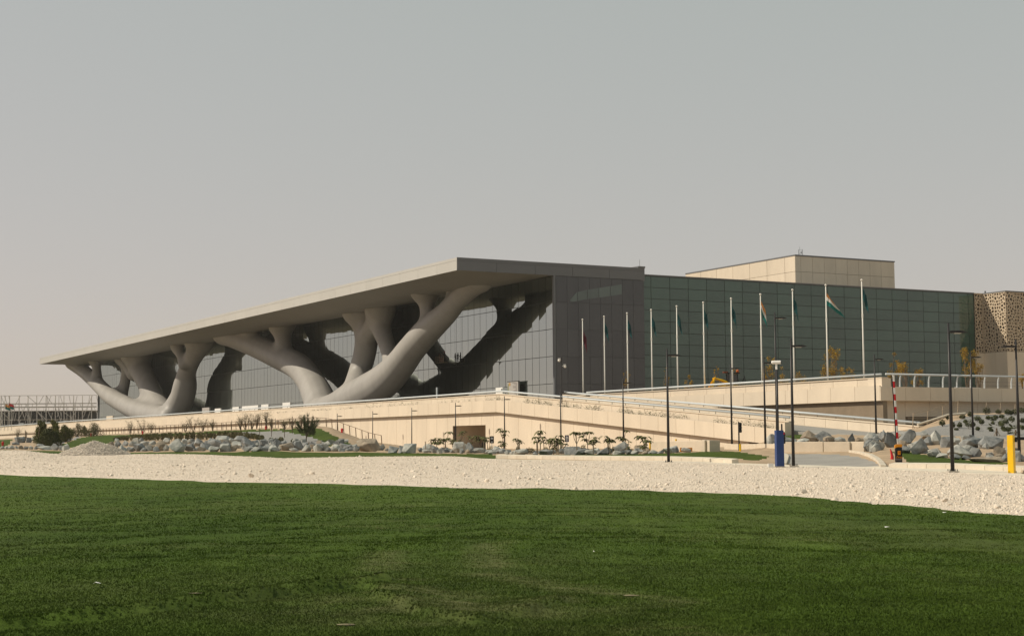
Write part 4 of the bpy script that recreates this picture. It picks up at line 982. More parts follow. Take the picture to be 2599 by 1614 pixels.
# ------------------------------------------------------------------ concrete barriers and blocks
def block(x0, y0, x1, y1, h, d, label, grp=None, m=M_CONC):
    p, q = ground(x0, y0), ground(x1, y1)
    t = (q - p); t.z = 0; L_ = t.length; t.normalize(); nn = Vector((-t.y, t.x, 0)) * d
    dn = Vector((0, 0, -.15)); up = Vector((0, 0, h))
    m2 = MB(); m2.hexa([p + dn, q + dn, q + nn + dn, p + nn + dn, p + up, q + up, q + nn + up, p + nn + up])
    o2 = m2.build('concrete_block', m); b_ = o2.modifiers.new('b', 'BEVEL'); b_.width = .03; b_.segments = 2
    return tag(o2, label, 'barrier', grp)
BG = 'low concrete barrier blocks'
M_BLK = mat('cast_concrete', (.58, .50, .39), .85, .08, 1.2, .25, 9)
block(1985, 1147, 2089, 1146.5, .72, .5, 'long low concrete barrier block directly right of the blue pillar', BG, M_BLK)
block(2090.5, 1146.5, 2157, 1146.5, .70, .5, 'middle low concrete barrier block behind the small road', BG, M_BLK)
block(2158.5, 1146, 2193, 1146.5, .70, .6, 'short concrete barrier block at the right end, beside the boulders', BG, M_BLK)
block(1652, 1148, 1789, 1146, .85, .5, 'wide tapering concrete wall block behind the boulders left of the grey blocks', BG, M_BLK)
block(1801, 1146, 1828, 1146, .85, .6, 'square concrete block left of the traffic light', BG, M_BLK)
block(1788, 1145, 1802, 1144.5, .85, 1.0, 'narrow shaded concrete block between the two pale ones', BG, M_BLK)
block(1838, 1139.5, 1983, 1141, .42, .5, 'low concrete wall behind the lamp posts left of the blue pillar', BG, M_BLK)
# ------------------------------------------------------------------ blue pillar, yellow post, camera
def post_box(name, x, y, D, w_, d, h, yaw, m, label, cat, taper=1.0):
    p = at(x, y, D); r = thing(name, label, cat, p); M3 = Matrix.Rotation(yaw, 3, 'Z')
    m2 = MB(); q = []
    for z, s_ in ((0, 1), (h, taper)):
        for sx, sy in ((-1, -1), (1, -1), (1, 1), (-1, 1)): q.append(p + M3 @ Vector((sx * w_ / 2 * s_, sy * d / 2 * s_, z)))
    m2.hexa(q); bd = m2.build('body', m, r); b_ = bd.modifiers.new('b', 'BEVEL'); b_.width = .012; b_.segments = 2
    return r, p, M3
r, p, M3 = post_box('height_pillar', 1979, 1185, 84, .42, .4, 1.98, .12, M_BLUE, 'plain dark blue square pillar beside the small road', 'pillar', .97)
MB().box(p + Vector((.24, -.1, 1.72)), .1, .12, .34).build('lamp_housing', M_BLACK, r)
MB().box(p + Vector((.24, -.165, 1.80)), .06, .02, .08).build('red_lens', M_RED, r)
MB().box(p + Vector((0, 0, .02)), .5, .5, .05).build('foot', M_CONC, r)
r, p, M3 = post_box('yellow_post', 2568.5, 1202, 72, .28, .28, 1.78, math.radians(-38), M_YEL, 'bright yellow square steel post beside the right kerb', 'post', .98)
MB().box(p + Vector((0, 0, .01)), .42, .42, .04).build('base_plate', M_CONC, r)
for x in (-.17, .17): MB().bar(p + Vector((x, -.1, .02)), p + Vector((x, -.1, .13)), .015, 6).build('bolt', M_DARKM, r)
MB().box(p + Vector((.42, .3, 1.62)), .7, .1, .14, Matrix.Rotation(.35, 3, 'Z')).build('arm_cradle', M_BLACK, r)
MB().box(p + Vector((.22, .05, 1.55)), .14, .12, .18).build('bracket', M_BLACK, r)
p = at(1976, 1170, 92); p.z = gz(p.x, p.y); hc = 5.55
r = thing('security_camera', 'white bullet security camera on a dark pole above the blue pillar', 'camera', p)
MB().tube([p, p + Vector((0, 0, hc))], [.075, .065], 10).build('pole', M_DARKM, r, smooth=True)
ct = p + Vector((-.02, 0, hc + .42))
MB().bar(p + Vector((0, 0, hc)), ct - Vector((0, 0, .1)), .06, 8).build('bracket', M_WHITE, r)
m2 = MB(); m2.tube([ct + Vector((-.28, .05, 0)), ct + Vector((-.22, .04, 0)), ct + Vector((.24, -.06, 0)), ct + Vector((.27, -.07, 0))], [.07, .105, .105, .10], 12); m2.build('housing', M_WHITE, r, smooth=False)
MB().tube([ct + Vector((.272, -.07, 0)), ct + Vector((.30, -.075, 0))], .085, 12).build('lens_hood', M_BLACK, r)
pc = B(a, 26, 0); pc = at(1426, 1003, 190)
r = thing('dome_camera_pole', 'slim dark pole with two white dome cameras at the glass corner', 'camera', pc)
MB().bar(pc - Vector((0, 0, 1)), pc + Vector((0, 0, 4.7)), .06, 8).build('pole', M_DARKM, r)
for sx, zz_ in ((-.25, 4.35), (.35, 3.6)):
    m2 = MB(); m2.bar(pc + Vector((0, 0, zz_)), pc + Vector((sx, 0, zz_)), .03, 6); m2.sphere(pc + Vector((sx * 1.2, 0, zz_ - .08)), .17); m2.box(pc + Vector((sx * 1.1, 0, zz_ + .12)), .3, .2, .16); m2.build('camera_head', M_WHITE, r)
# ------------------------------------------------------------------ barrier gate
D_ = 84.5; p = at(2281, 1173.5, D_); r = thing('barrier_gate', 'orange and black barrier box with a raised red and white arm', 'barrier gate', p)
M3 = Matrix.Rotation(math.radians(-8), 3, 'Z')
def bxr(x, y, z, sx, sy, sz, nm, m, par):
    return MB().box(p + M3 @ Vector((x, y, z)), sx, sy, sz, M3).build(nm, m, par)
bxr(0, 0, .43, .36, .34, .80, 'cabinet', M_BLACK, r); bxr(0, 0, .02, .34, .32, .05, 'plinth', M_CONC, r)
m2 = MB(); zs = [.80, .86, .83, .83]; 
q = [p + M3 @ Vector(v) for v in [(-.19, -.18, .78), (0, -.18, .88), (.19, -.18, .86), (.19, -.18, .98), (.05, -.18, 1.0), (-.10, -.18, .99), (-.19, -.18, .94)]]
q2 = [v + M3 @ Vector((0, .36, 0)) for v in q]; nq = len(q)
m2.add(q + q2, [tuple(range(nq)), tuple(reversed(range(nq, 2 * nq)))] + [(i, i + nq, (i + 1) % nq + nq, (i + 1) % nq) for i in range(nq)]); m2.build('cover', M_ORNG, r)
bxr(-.002, 0, .88, .33, .33, .12, 'cover_core', M_ORNG, r)
bxr(.02, -.178, .53, .15, .012, .21, 'panel', M_ORNG, r)
bxr(.02, -.186, .55, .07, .01, .10, 'panel_mark', mat('deep_orange', (.55, .10, .01), .5), r)
bxr(0, -.176, .17, .33, .012, .1, 'worn_strip', mat('worn_grey', (.16, .14, .13), .9, .3, 20), r)
fc = bpy.data.curves.new('txt', 'FONT'); fc.body = 'Zeag'; fc.size = .16; fc.extrude = .004; fc.align_x = 'CENTER'; fc.shear = .25
to = bpy.data.objects.new('tmp', fc); COL.objects.link(to); dg = bpy.context.evaluated_depsgraph_get(); me = bpy.data.meshes.new_from_object(to.evaluated_get(dg)); bpy.data.objects.remove(to)
me.materials.clear(); lo_ = link('lettering', me, M_ORNG, p + M3 @ Vector((0, -.182, .255)), r); lo_.rotation_euler = (math.pi / 2, 0, math.radians(-8))
b0 = p + M3 @ Vector((-.02, -.05, .95)); b1 = at(2267.5, 952, D_ + .2); n = 11
arm = MB(); arm.bar(b0, b1, .02, 6); ARM = arm.build('arm', M_WHITE, r)
for k in range(n):
    q0, q1 = b0.lerp(b1, k / n), b0.lerp(b1, (k + 1) / n); M4 = (b1 - b0).to_track_quat('Z', 'Y').to_matrix()
    MB().box((q0 + q1) / 2, .105, .05, (q1 - q0).length, M4).build('stripe', M_WHITE if k % 2 == 0 else M_RED, ARM)
MB().box((b0 + b1) / 2 + Vector((-.075, .01, 0)), .05, .05, (b1 - b0).length * .98, M4).build('arm_edge', M_BLACK, ARM)
pr = at(2264, 1165.5, 86); tag(MB().tube([pr, pr + Vector((.02, 0, .15)), pr + Vector((-.04, 0, .45)), pr + Vector((-.08, 0, .58))], [.10, .085, .05, .02], 8).build('traffic_cone', M_RED), 'small dark red cone leaning beside the barrier box', 'cone')
pb = at(1956, 1185.5, 84); tag(MB().box(pb + Vector((0, 0, .1)), .28, .22, .2).build('white_box', M_WHITE), 'small white box on the ground left of the blue pillar', 'box')
bb = at(2596, 1206, 71); tag(MB().box(bb + Vector((.1, 0, .12)), .3, .3, .14, Matrix.Rotation(.4, 3, 'Y')).build('timber_offcut', M_STAKE), 'brown timber offcut at the right picture edge by the kerb', 'timber')
# ------------------------------------------------------------------ traffic light, signs, bollards
def traffic(x, y, D, h, zl, label):
    p = at(x, y, D); p.z = gz(p.x, p.y); r = thing('traffic_light', label, 'traffic light', p, 'small dark traffic lights')
    MB().tube([p, p + Vector((0, 0, h))], .055, 8).build('pole', M_BLACK, r)
    MB().box(p + Vector((.1, -.05, zl)), .2, .2, .75).build('housing', M_BLACK, r)
    for k in range(3): MB().tube([p + Vector((.1, -.15, zl + .24 - k * .24)), p + Vector((.12, -.30, zl + .24 - k * .24))], .085, 8).build('visor', M_BLACK, r)
    return r
t = traffic(1876, 1139, 117, 2.15, 1.72, 'dark traffic light on a short pole beside the yellow bollard')
t = traffic(1985.5, 1150, 108, 2.1, 1.1, 'dark traffic light partly hidden by the blue pillar')
for k, (x, y, D, h, lb) in enumerate([(1879, 1139, 116, .62, 'yellow bollard at the foot of the traffic light'), (1650, 1138, 128, 1.0, 'yellow bollard at the left end of the concrete wall'), (1716, 1133, 130, 1.05, 'yellow bollard behind the dark lamp post')]):
    p = at(x, y, D); z = gz(p.x, p.y); tag(MB().tube([Vector((p.x, p.y, z - .2)), Vector((p.x, p.y, p.z + h * .6))], .075, 10).build('bollard', M_YEL), lb, 'bollard', 'yellow bollards')
for k, (x, lb) in enumerate([(1733, 'orange kerb block half hidden behind the pale boulder'), (1752, 'orange kerb block right of the pale boulder')]):
    p = ground(x, 1146); tag(MB().box(p + Vector((0, .3, .15)), .35, .3, .3).build('orange_block', M_ORNG), lb, 'block')
M_SIGN = mat('sign_blue', (.02, .03, .09), .4, .05, 2)
def arrow_sign(x, ytop, ybot, D, label, up):
    p0 = at(x, ybot, D); z = gz(p0.x, p0.y); top = at(x, ytop, D); r = thing('road_sign', label, 'sign', (p0.x, p0.y, z))
    MB().bar((p0.x, p0.y + .03, z), (p0.x, p0.y + .03, top.z - .05), .04, 8).build('post', M_RAIL, r)
    Hs = top.z - p0.z; Ws = Hs * .58; c = Vector((p0.x, p0.y, (top.z + p0.z) / 2))
    MB().box(c, Ws, .03, Hs).build('plate', M_SIGN if up else M_BLACK, r)
    m2 = MB(); y = -.02; w_ = Ws
    if up:
        pts = [(-.13, -.40), (.13, -.40), (.13, .05), (.36, .05), (0, .44), (-.36, .05), (-.13, .05)]
        m2.add([c + Vector((a * w_, y, b * Hs)) for a, b in pts] , [(0, 1, 2, 6), (3, 4, 5)]); m2.f[-2] = (0, 1, 2, 6)
        m2.build('arrow', M_WHITE, r)
    else:
        m2.add([c + Vector((a * w_, y, b * Hs)) for a, b in [(-.2, .05), (.2, .05), (.28, .2), (0, .38), (-.28, .2)]], [(0, 1, 2, 3, 4)]); m2.add([c + Vector((a * w_, y, b * Hs)) for a, b in [(-.14, -.42), (.16, -.42), (.1, -.22), (-.1, -.22)]], [(0, 1, 2, 3)])
        m2.build('symbol', M_RAIL, r)
    return r
arrow_sign(1439, 1104, 1121, 150, 'small blue sign with a white upward arrow among the palms', True)
arrow_sign(1248.5, 1106.5, 1124.5, 152, 'small black sign with pale symbols right of the recess', False)
# ------------------------------------------------------------------ fence along the bank
t = thing('bank_fence', 'rust-brown post and rail fence running along the grassy bank and down its end', 'fence', B(-22, 47, 4))
fa = [-40.5 + k * 1.9 for k in range(10)] + [-21.5 + k * 2.2 for k in range(1, 92)]
prev = None; rl = MB()
for i, a in enumerate(fa):
    b = B(a, 46.9, 0); b.z = gz(b.x, b.y); tp = b + Vector((0, 0, 1.12)) + dL * .18
    if i < 88: MB().box((b + tp) / 2, .07, .09, 1.14, (tp - b).to_track_quat('Z', 'Y').to_matrix()).build('post', M_RUST, t)
    if prev is not None: rl.bar(prev, tp, .035, 5)
    prev = tp
rl.build('rail', M_RUST, t)
# stair rail at the right bank
t = thing('step_rail', 'slim wire handrail climbing the sandy slope beside the dark louvres', 'railing', at(2330, 1075, 150))
pts = [(2318, 1048.5, 1072, 150), (2355, 1041, 1063, 151), (2393, 1029.5, 1055, 152), (2432, 1017.5, 1052, 153), (2468, 1020, 1048, 154), (2504, 1020.5, 1046, 155), (2540, 1022, 1044, 156), (2577, 1023, 1044, 157)]
tops = []
for x, y0, y1, D in pts:
    tp = at(x, y0, D); b = at(x - 2, y1, D); b.z = min(b.z, gz(b.x, b.y) - .05); tops.append(tp); MB().bar(b, tp, .04, 6).build('post', M_STAKE, t)
m2 = MB()
for i in range(len(tops) - 1):
    m2.bar(tops[i], tops[i + 1], .028, 5)
    for q in (.25, .5, .75): m2.bar(tops[i] - Vector((0, 0, q)), tops[i + 1] - Vector((0, 0, q)), .008, 4)
m2.build('rail', M_STAKE, t)
m2 = MB(); ep = [(2329, 1077, 148), (2365, 1066, 149), (2405, 1053, 150), (2450, 1049, 151)]
m2.tube([at(*e) for e in ep], .12, 6); tag(m2.build('step_edging', M_KERB), 'pale edging of the sandy steps under the slim rail', 'edging')
# ------------------------------------------------------------------ plaza boards and boxes
M_BOARD = mat('board_grey', (.40, .375, .35), .7, .15, 1.5)
def board(x0, x1, yt, yb, n, label, m=M_BOARD, d=.3):
    a0, z0 = rn(x0, yt, n); a1, z1 = rn(x1, yb, n); r = thing('plaza_board', label, 'board', B((a0 + a1) / 2, n, 7.45))
    MB().bpan(a1, a0, n - d, n, 7.45, z0).build('panel', m, r); return r, a0, a1, z0
r, a0, a1, z0 = board(1288, 1315, 969.5, 1000, .9, 'tall pale display board with dark streaks on the plaza', mat('display_board', (.42, .40, .37), .6, .08, 1))
MB().bpan(a1 - .08, a0 + .08, 0.62, .94, z0 - .02, z0 + .08).build('frame', M_FRAME, r)
for k in range(14):
    zz_ = z0 - .25 - k * .13; w0 = random.uniform(.1, .5) * (a0 - a1)
    MB().bpan(a1 + .35, a1 + .35 + w0, .9, .92, zz_, zz_ + .05).build('streak', mat('streak_grey', (.17, .15, .15), .8), r)
MB().bpan(a0 - 1.0, a0 - .5, .9, .92, z0 - .65, z0 - .15).build('emblem', mat('emblem_ochre', (.45, .27, .10), .7), r)
MB().bpan(a0 - .4, a0 - .15, .9, .92, z0 - 2.0, z0 - .3).build('side_band', mat('band_olive', (.22, .24, .12), .7), r)
r, a0, a1, z0 = board(1258, 1275.5, 984, 1000, 20.5, 'white plant box at the crest of the ramp wall', M_WHITE, .8)
MB().bpan(a1 + .05, a1 + .35, 20.5, 20.52, z0 - .6, z0 - .2).build('vent', M_BLACK, r)
board(513, 531, 1035, 1050, 12, 'beige box by the glass right of the far column'); board(270, 286, 1056, 1066, 12, 'beige box at the far left end of the plaza', M_STONE)
for x0, x1, lb in ((545, 560, 'first'), (590, 606, 'second'), (614, 655, 'third and longest'), (663, 681, 'fourth'), (717, 736, 'fifth')):
    yy = 1040 - (x0 - 545) * .087; board(x0, x1, yy - 3, yy + 8, 12, '%s low white hoarding from the left along the mirrored glass' % lb, M_WHITE)
p = B(*[rn(1109, 1008, 20)[0], 20, 7.4]); tag(MB().bar(p, p + Vector((0, 0, 2.6)), .13, 8).build('vent_post', M_RAIL), 'short grey post rising above the plaza handrail before the near column', 'post')
p = B(*[rn(54, 1080, 20)[0], 20, 7.4]); tag(MB().box(p + Vector((0, 0, 1.2)), 1.3, 1.0, 1.6).build('white_cabinet', M_WHITE), 'small white cabinet behind the handrail at the far left', 'cabinet')
# ------------------------------------------------------------------ plants
def leaf_cloud(blobs, n, size, seed, up=.3, shell=.35):
    r = np.random.default_rng(seed); w_ = np.array([b[3] ** 2 for b in blobs]); idx = r.choice(len(blobs), n, p=w_ / w_.sum())
    bl = np.array([[b[0], b[1], b[2], b[3], (b[4] if len(b) > 4 else 1.0)] for b in blobs])[idx]
    d = r.normal(0, 1, (n, 3)); d /= np.linalg.norm(d, axis=1)[:, None]; rad = (shell + (1 - shell) * r.random(n)) ** .6 * r.uniform(.75, 1.12, n)
    c = bl[:, :3] + d * (bl[:, 3] * rad)[:, None] * np.stack([np.ones(n), np.ones(n), bl[:, 4]], 1)
    e1 = r.normal(0, 1, (n, 3)); e1[:, 2] += up; e1 /= np.linalg.norm(e1, axis=1)[:, None]
    e2 = np.cross(e1, r.normal(0, 1, (n, 3))); e2 /= np.linalg.norm(e2, axis=1)[:, None] + 1e-6
    s_ = size * r.uniform(.6, 1.4, n)[:, None]
    V = np.stack([c - e1 * s_, c + e2 * s_ * .42, c + e1 * s_, c - e2 * s_ * .42], 1).reshape(-1, 3)
    return V, np.arange(4 * n).reshape(-1, 4)
def leaf_mat(name, c1, c2): return mat(name, c1, .75, .2, 2.2, col2=c2, spec=.15, rnd=.1)
M_OLIVE = leaf_mat('olive_leaf', (.065, .075, .020), (.15, .15, .048)); M_OCH = leaf_mat('ochre_leaf', (.20, .13, .018), (.40, .25, .03))
M_DKL = leaf_mat('dark_leaf', (.035, .045, .018), (.10, .11, .042)); M_HEDGE = leaf_mat('hedge_leaf', (.075, .075, .03), (.17, .16, .075)); M_DRY = leaf_mat('dry_leaf', (.19, .16, .09), (.36, .31, .19)); M_PALM = leaf_mat('palm_leaf', (.05, .06, .02), (.14, .14, .055))
M_FEATH = leaf_mat('feather_leaf', (.045, .058, .025), (.10, .115, .05))
def stems(mb, base, tips, r0, r1, rs, kink=.12):
    for t in tips:
        m_ = base.lerp(t, .5) + Vector((rs.uniform(-1, 1), rs.uniform(-1, 1), rs.uniform(-.3, .6))) * (t - base).length * kink
        mb.tube([base, m_, t], [r0, (r0 + r1) / 2, r1], 5, cap=False)
def shrub(name, base, blobs, n, size, m, label, cat, group, seed, stem=.03, up=.3, shell=.35):
    rs = random.Random(seed); base = Vector(base); r = thing(name, label, cat, base, group)
    mb = MB(); stems(mb, base - Vector((0, 0, .1)), [base + Vector(b[:3]) for b in blobs], stem, stem * .35, rs)
    for b in blobs:
        c = base + Vector(b[:3])
        stems(mb, c, [c + Vector((rs.gauss(0, 1), rs.gauss(0, 1), rs.gauss(.2, .8))).normalized() * b[3] * .8 for _ in range(3)], stem * .4, stem * .15, rs)
    mb.build('stem', M_BARK, r)
    V, F = leaf_cloud([(base.x + b[0], base.y + b[1], base.z + b[2], *b[3:]) for b in blobs], n, size, seed, up, shell)
    np_mesh('foliage', V, F, m, r); return r
# young frangipani-like plants in front of the ramp wall
def young_palm(base, H, W_, seed, label):
    rs = random.Random(seed); r = thing('young_plant', label, 'plant', base, 'young broad-leaved plants before the ramp wall'); base = Vector(base)
    tr = MB(); lv = []; lf = []
    nt2 = rs.randint(4, 6); fork = base + Vector((rs.uniform(-.06, .06), 0, H * .45)); tr.tube([base - Vector((0, 0, .1)), base.lerp(fork, .5) + Vector((.03, 0, 0)), fork], [.04, .035, .03], 6)
    for k in range(nt2):
        th = 6.28 * k / nt2 + rs.uniform(-.4, .4); tip = base + Vector((math.cos(th) * W_ * .28, math.sin(th) * W_ * .28, H * rs.uniform(.5, .97))); tr.tube([fork, fork.lerp(tip, .5) + Vector((math.cos(th) * .05, math.sin(th) * .05, 0)), tip], [.028, .024, .018], 5)
        for q in range(rs.randint(8, 11)):
            a = rs.uniform(0, 6.28); L_ = W_ * rs.uniform(.36, .58); d = Vector((math.cos(a), math.sin(a), 0)); s_ = Vector((-d.y, d.x, 0)) * L_ * .15; e = rs.uniform(.0, .55)
            p0 = tip; p1 = tip + d * L_ * .4 + Vector((0, 0, L_ * .25 * e)); p2 = tip + d * L_ * .8 + Vector((0, 0, L_ * (.12 * e - .2))); p3 = tip + d * L_ + Vector((0, 0, L_ * (-.48 + .2 * e)))
            o2 = len(lv); lv += [p0, p1 + s_, p1 - s_, p2 + s_ * .8, p2 - s_ * .8, p3]; lf += [(o2, o2 + 1, o2 + 2), (o2 + 1, o2 + 3, o2 + 4), (o2 + 1, o2 + 4, o2 + 2), (o2 + 3, o2 + 5, o2 + 4)]
    tr.build('trunk', M_BARK, r); m2 = MB(); m2.v = lv; m2.f = lf; m2.build('leaves', M_PALM, r)
    return r
def rel(ox, oy, s, L_): return [(ox + a * s, oy + b * s, oy + t * s, w_ * s) for a, b, t, w_ in L_]
PL = rel(1050, 1040, .14374, [(400, 722, 480, 230), (565, 742, 370, 210), (690, 742, 450, 120), (830, 752, 360, 160), (1000, 742, 440, 120), (1170, 742, 405, 230), (1300, 700, 465, 130), (1585, 715, 262, 190), (1560, 752, 530, 140), (1850, 785, 460, 170), (2180, 785, 338, 220), (2290, 785, 370, 210), (2410, 785, 520, 120)]) + \
     rel(1400, 1040, .16427, [(80, 690, 385, 210), (390, 690, 335, 200), (545, 670, 335, 190), (650, 690, 375, 170), (880, 690, 330, 210), (1105, 650, 308, 170), (1170, 650, 430, 110), (1440, 680, 355, 220), (1420, 682, 520, 140), (1200, 682, 560, 100), (200, 690, 520, 120), (30, 690, 500, 110)])
for k, (x, y, yt, w_) in enumerate(PL):
    p = ground(x, y); D = p.y; tp = at(x, yt, D); young_palm((p.x, p.y, p.z), tp.z - p.z, w_ * D / FPX, 40 + k, '%s young plant with drooping broad leaves before the ramp wall' % (['tall', 'bushy', 'slender', 'low', 'leaning'][k % 5] if False else ('%s from the left,' % (WORDS + ['thirteenth', 'fourteenth', 'fifteenth', 'sixteenth', 'seventeenth', 'eighteenth', 'nineteenth', 'twentieth', 'twenty-first', 'twenty-second', 'twenty-third', 'twenty-fourth', 'twenty-fifth'])[sorted(range(len(PL)), key=lambda i: PL[i][0]).index(k)])))
ST = rel(1050, 1040, .14374, [(210, 745, 575, 0), (305, 745, 550, 0), (556, 752, 560, 0), (868, 755, 570, 0), (890, 760, 490, 0), (1242, 770, 570, 0), (1840, 792, 600, 0), (1868, 792, 590, 0), (2175, 785, 580, 0), (2235, 785, 590, 0)]) + rel(1400, 1040, .16427, [(85, 690, 500, 0), (108, 692, 540, 0), (388, 692, 530, 0), (645, 692, 540, 0), (870, 690, 470, 0), (903, 692, 510, 0), (1165, 690, 560, 0)])
for k, (x, y, yt, _) in enumerate(ST):
    p = ground(x, y); tp = at(x, yt, p.y); tag(MB().box((p.x, p.y, (p.z + tp.z) / 2), .07, .07, tp.z - p.z + .2, Matrix.Rotation(random.uniform(-.06, .06), 3, 'Y')).build('timber_stake', M_STAKE), 'slim timber stake supporting the young plants before the ramp wall', 'stake', 'timber stakes among the young plants')
# dry scrub at the wall foot
for k, (x, y, w_, h) in enumerate([(1345, 1151, 26, 16), (1330, 1150, 20, 12), (1385, 1150, 18, 16), (1450, 1148, 26, 16), (1510, 1149, 22, 14), (1246, 1147, 18, 16), (1222, 1146, 14, 14), (1130, 1144, 24, 10), (1408, 1148, 18, 18), (1560, 1147, 18, 14), (1640, 1146, 22, 14), (1480, 1145, 16, 18), (1315, 1146, 12, 14)]):
    p = ground(x, y); D = p.y; R_ = w_ * D / FPX / 2; H_ = h * D / FPX
    shrub('dry_scrub', (p.x, p.y, p.z), [(0, 0, H_ * .5, R_, H_ / R_ * .5), (R_ * .5, 0, H_ * .35, R_ * .6, .6), (-R_ * .5, 0, H_ * .4, R_ * .6, .6)], 420, .05, M_DRY if k % 3 else M_HEDGE, 'low dry straw-coloured scrub at the foot of the ramp wall', 'shrub', 'dry scrub at the wall foot', 300 + k, .015)
# dense bushes far left
for k, (x, y, w_, yt, m, lb) in enumerate([(103, 1131, 34, 1069, M_OLIVE, 'tall dense olive bush at the left end of the bank'), (136, 1130, 38, 1066, M_OLIVE, 'tallest pointed olive bush in the left clump'), (122, 1134, 40, 1090, M_DKL, 'dark low bush between the two tall olive bushes'), (168, 1122, 36, 1084, M_OLIVE, 'round brownish bush right of the tall olive ones'), (196, 1108, 30, 1078, M_HEDGE, 'brownish twiggy bush left of the small thorn tree'), (215, 1107, 24, 1082, M_HEDGE, 'low twiggy bush beside the small thorn tree'), (237, 1107, 36, 1076, M_HEDGE, 'spreading small thorn tree at the fence'), (66, 1119, 10, 1091, M_DRY, 'sparse sapling above the left boulders'), (98, 1117, 14, 1090, M_DKL, 'thin dark sapling left of the olive bush')]):
    p = ground(x, y) or at(x, y, 165); D = p.y; H_ = at(x, yt, D).z - p.z; R_ = w_ * D / FPX / 2 * 1.35; rs = random.Random(k)
    bl = [(rs.uniform(-.8, .8) * R_ * (1.15 - q / 9), rs.uniform(-.5, .5) * R_, H_ * (.18 + .74 * q / 8), R_ * rs.uniform(.42, .66) * (1.1 - .5 * q / 8), 1.2) for q in range(9)]
    shrub('bush', (p.x, p.y, p.z), bl, 5200 if k < 4 else (2200 if k < 7 else 260), .085 if k < 7 else .07, m, lb, 'bush', 'bushes at the left end of the bank', 500 + k, .07)
# feathery tree on the bank
p = ground(777, 1121); D = p.y; H_ = at(777, 1054, D).z - p.z; r = thing('feathery_tree', 'feathery grey-green desert tree with upswept twigs on the bank', 'tree', p)
rs = random.Random(4); tr = MB(); tips = []; tr.tube([p - Vector((0, 0, .2)), p + Vector((.03, 0, H_ * .22))], [.07, .055], 7)
for k in range(26):
    th = rs.uniform(0, 6.28); e = rs.uniform(.5, 1.5); b = p + Vector((0, 0, H_ * rs.uniform(.15, .35))); L_ = H_ * rs.uniform(.45, .72)
    t = b + Vector((math.cos(th) * math.cos(e), math.sin(th) * math.cos(e), math.sin(e))) * L_; m_ = b.lerp(t, .5) + Vector((math.cos(th), math.sin(th), -.3)) * .12; tr.tube([b, m_, t], [.03, .018, .006], 4, cap=False); tips.append((b, m_, t))
tr.build('trunk', M_BARK, r); lv = []
for b, m_, t in tips:
    for _ in range(190):
        u = rs.uniform(.25, 1.05); c = b.lerp(m_, u * 2) if u < .5 else m_.lerp(t, u * 2 - 1); d = ((t - b).normalized() + Vector((rs.gauss(0, .55), rs.gauss(0, .55), rs.gauss(0, .4)))).normalized() * rs.uniform(.12, .34); c = c + Vector((rs.gauss(0, .05), rs.gauss(0, .05), rs.gauss(0, .05))); s_ = d.orthogonal().normalized() * .014
        lv += [c - s_, c + s_, c + d]
np_mesh('crown', [tuple(q) for q in lv], np.arange(len(lv)).reshape(-1, 3), M_FEATH, r)
# bare young shrubs and stakes behind the hedge
def twig_shrub(x, y, yt, w_, seed, lb, dense=.5):
    p = ground(x, y) or at(x, y, 190); D = p.y; H_ = at(x, yt, D).z - p.z; W_ = w_ * D / FPX; rs = random.Random(seed); r = thing('twiggy_shrub', lb, 'shrub', p, 'bare twiggy shrubs along the bank fence'); mb = MB(); tips = []
    for k in range(13):
        t = p + Vector((rs.uniform(-.5, .5) * W_, rs.uniform(-.3, .3) * W_, H_ * rs.uniform(.55, 1))); m_ = p.lerp(t, .5) + Vector((rs.gauss(0, .06), 0, .1)); mb.tube([p, m_, t], [.028, .02, .01], 4, cap=False)
        for _ in range(4): u = m_.lerp(t, rs.random()); q = u + Vector((rs.gauss(0, .3), rs.gauss(0, .3), rs.uniform(.05, .5))) * .9; mb.tube([u, q], [.013, .006], 4, cap=False); tips.append(q)
    mb.build('stem', M_BARK, r); lv = []
    for q in tips:
        for _ in range(int(16 * dense)):
            c = q + Vector((rs.gauss(0, .13), rs.gauss(0, .13), rs.gauss(-.08, .15))); d = Vector((rs.gauss(0, 1), rs.gauss(0, 1), rs.gauss(0, 1))).normalized() * .07; s_ = d.orthogonal() * .3; lv += [c - s_, c + s_, c + d]
    np_mesh('leaves', [tuple(q) for q in lv], np.arange(len(lv)).reshape(-1, 3), M_HEDGE, r)
for k, (x, y, yt, w_) in enumerate([(362, 1101, 1062, 36), (383, 1100, 1074, 18), (330, 1103, 1066, 16), (490, 1096, 1058, 34), (470, 1097, 1072, 20), (515, 1096, 1062, 22), (540, 1094, 1066, 16), (622, 1091, 1046, 34), (640, 1090, 1052, 24), (652, 1089, 1044, 20), (610, 1092, 1060, 18), (722, 1092, 1066, 18), (742, 1094, 1060, 14), (690, 1096, 1062, 12), (675, 1086, 1040, 10), (765, 1084, 1056, 14), (45, 1118, 1088, 8)]):
    twig_shrub(x, y, yt, w_, 700 + k, '%s bare twiggy shrub from the left along the bank fence' % (WORDS + ['thirteenth', 'fourteenth', 'fifteenth', 'sixteenth', 'seventeenth'])[sorted(range(17), key=lambda i: [362, 383, 330, 490, 470, 515, 540, 622, 640, 652, 610, 722, 742, 690, 675, 765, 45][i]).index(k)])
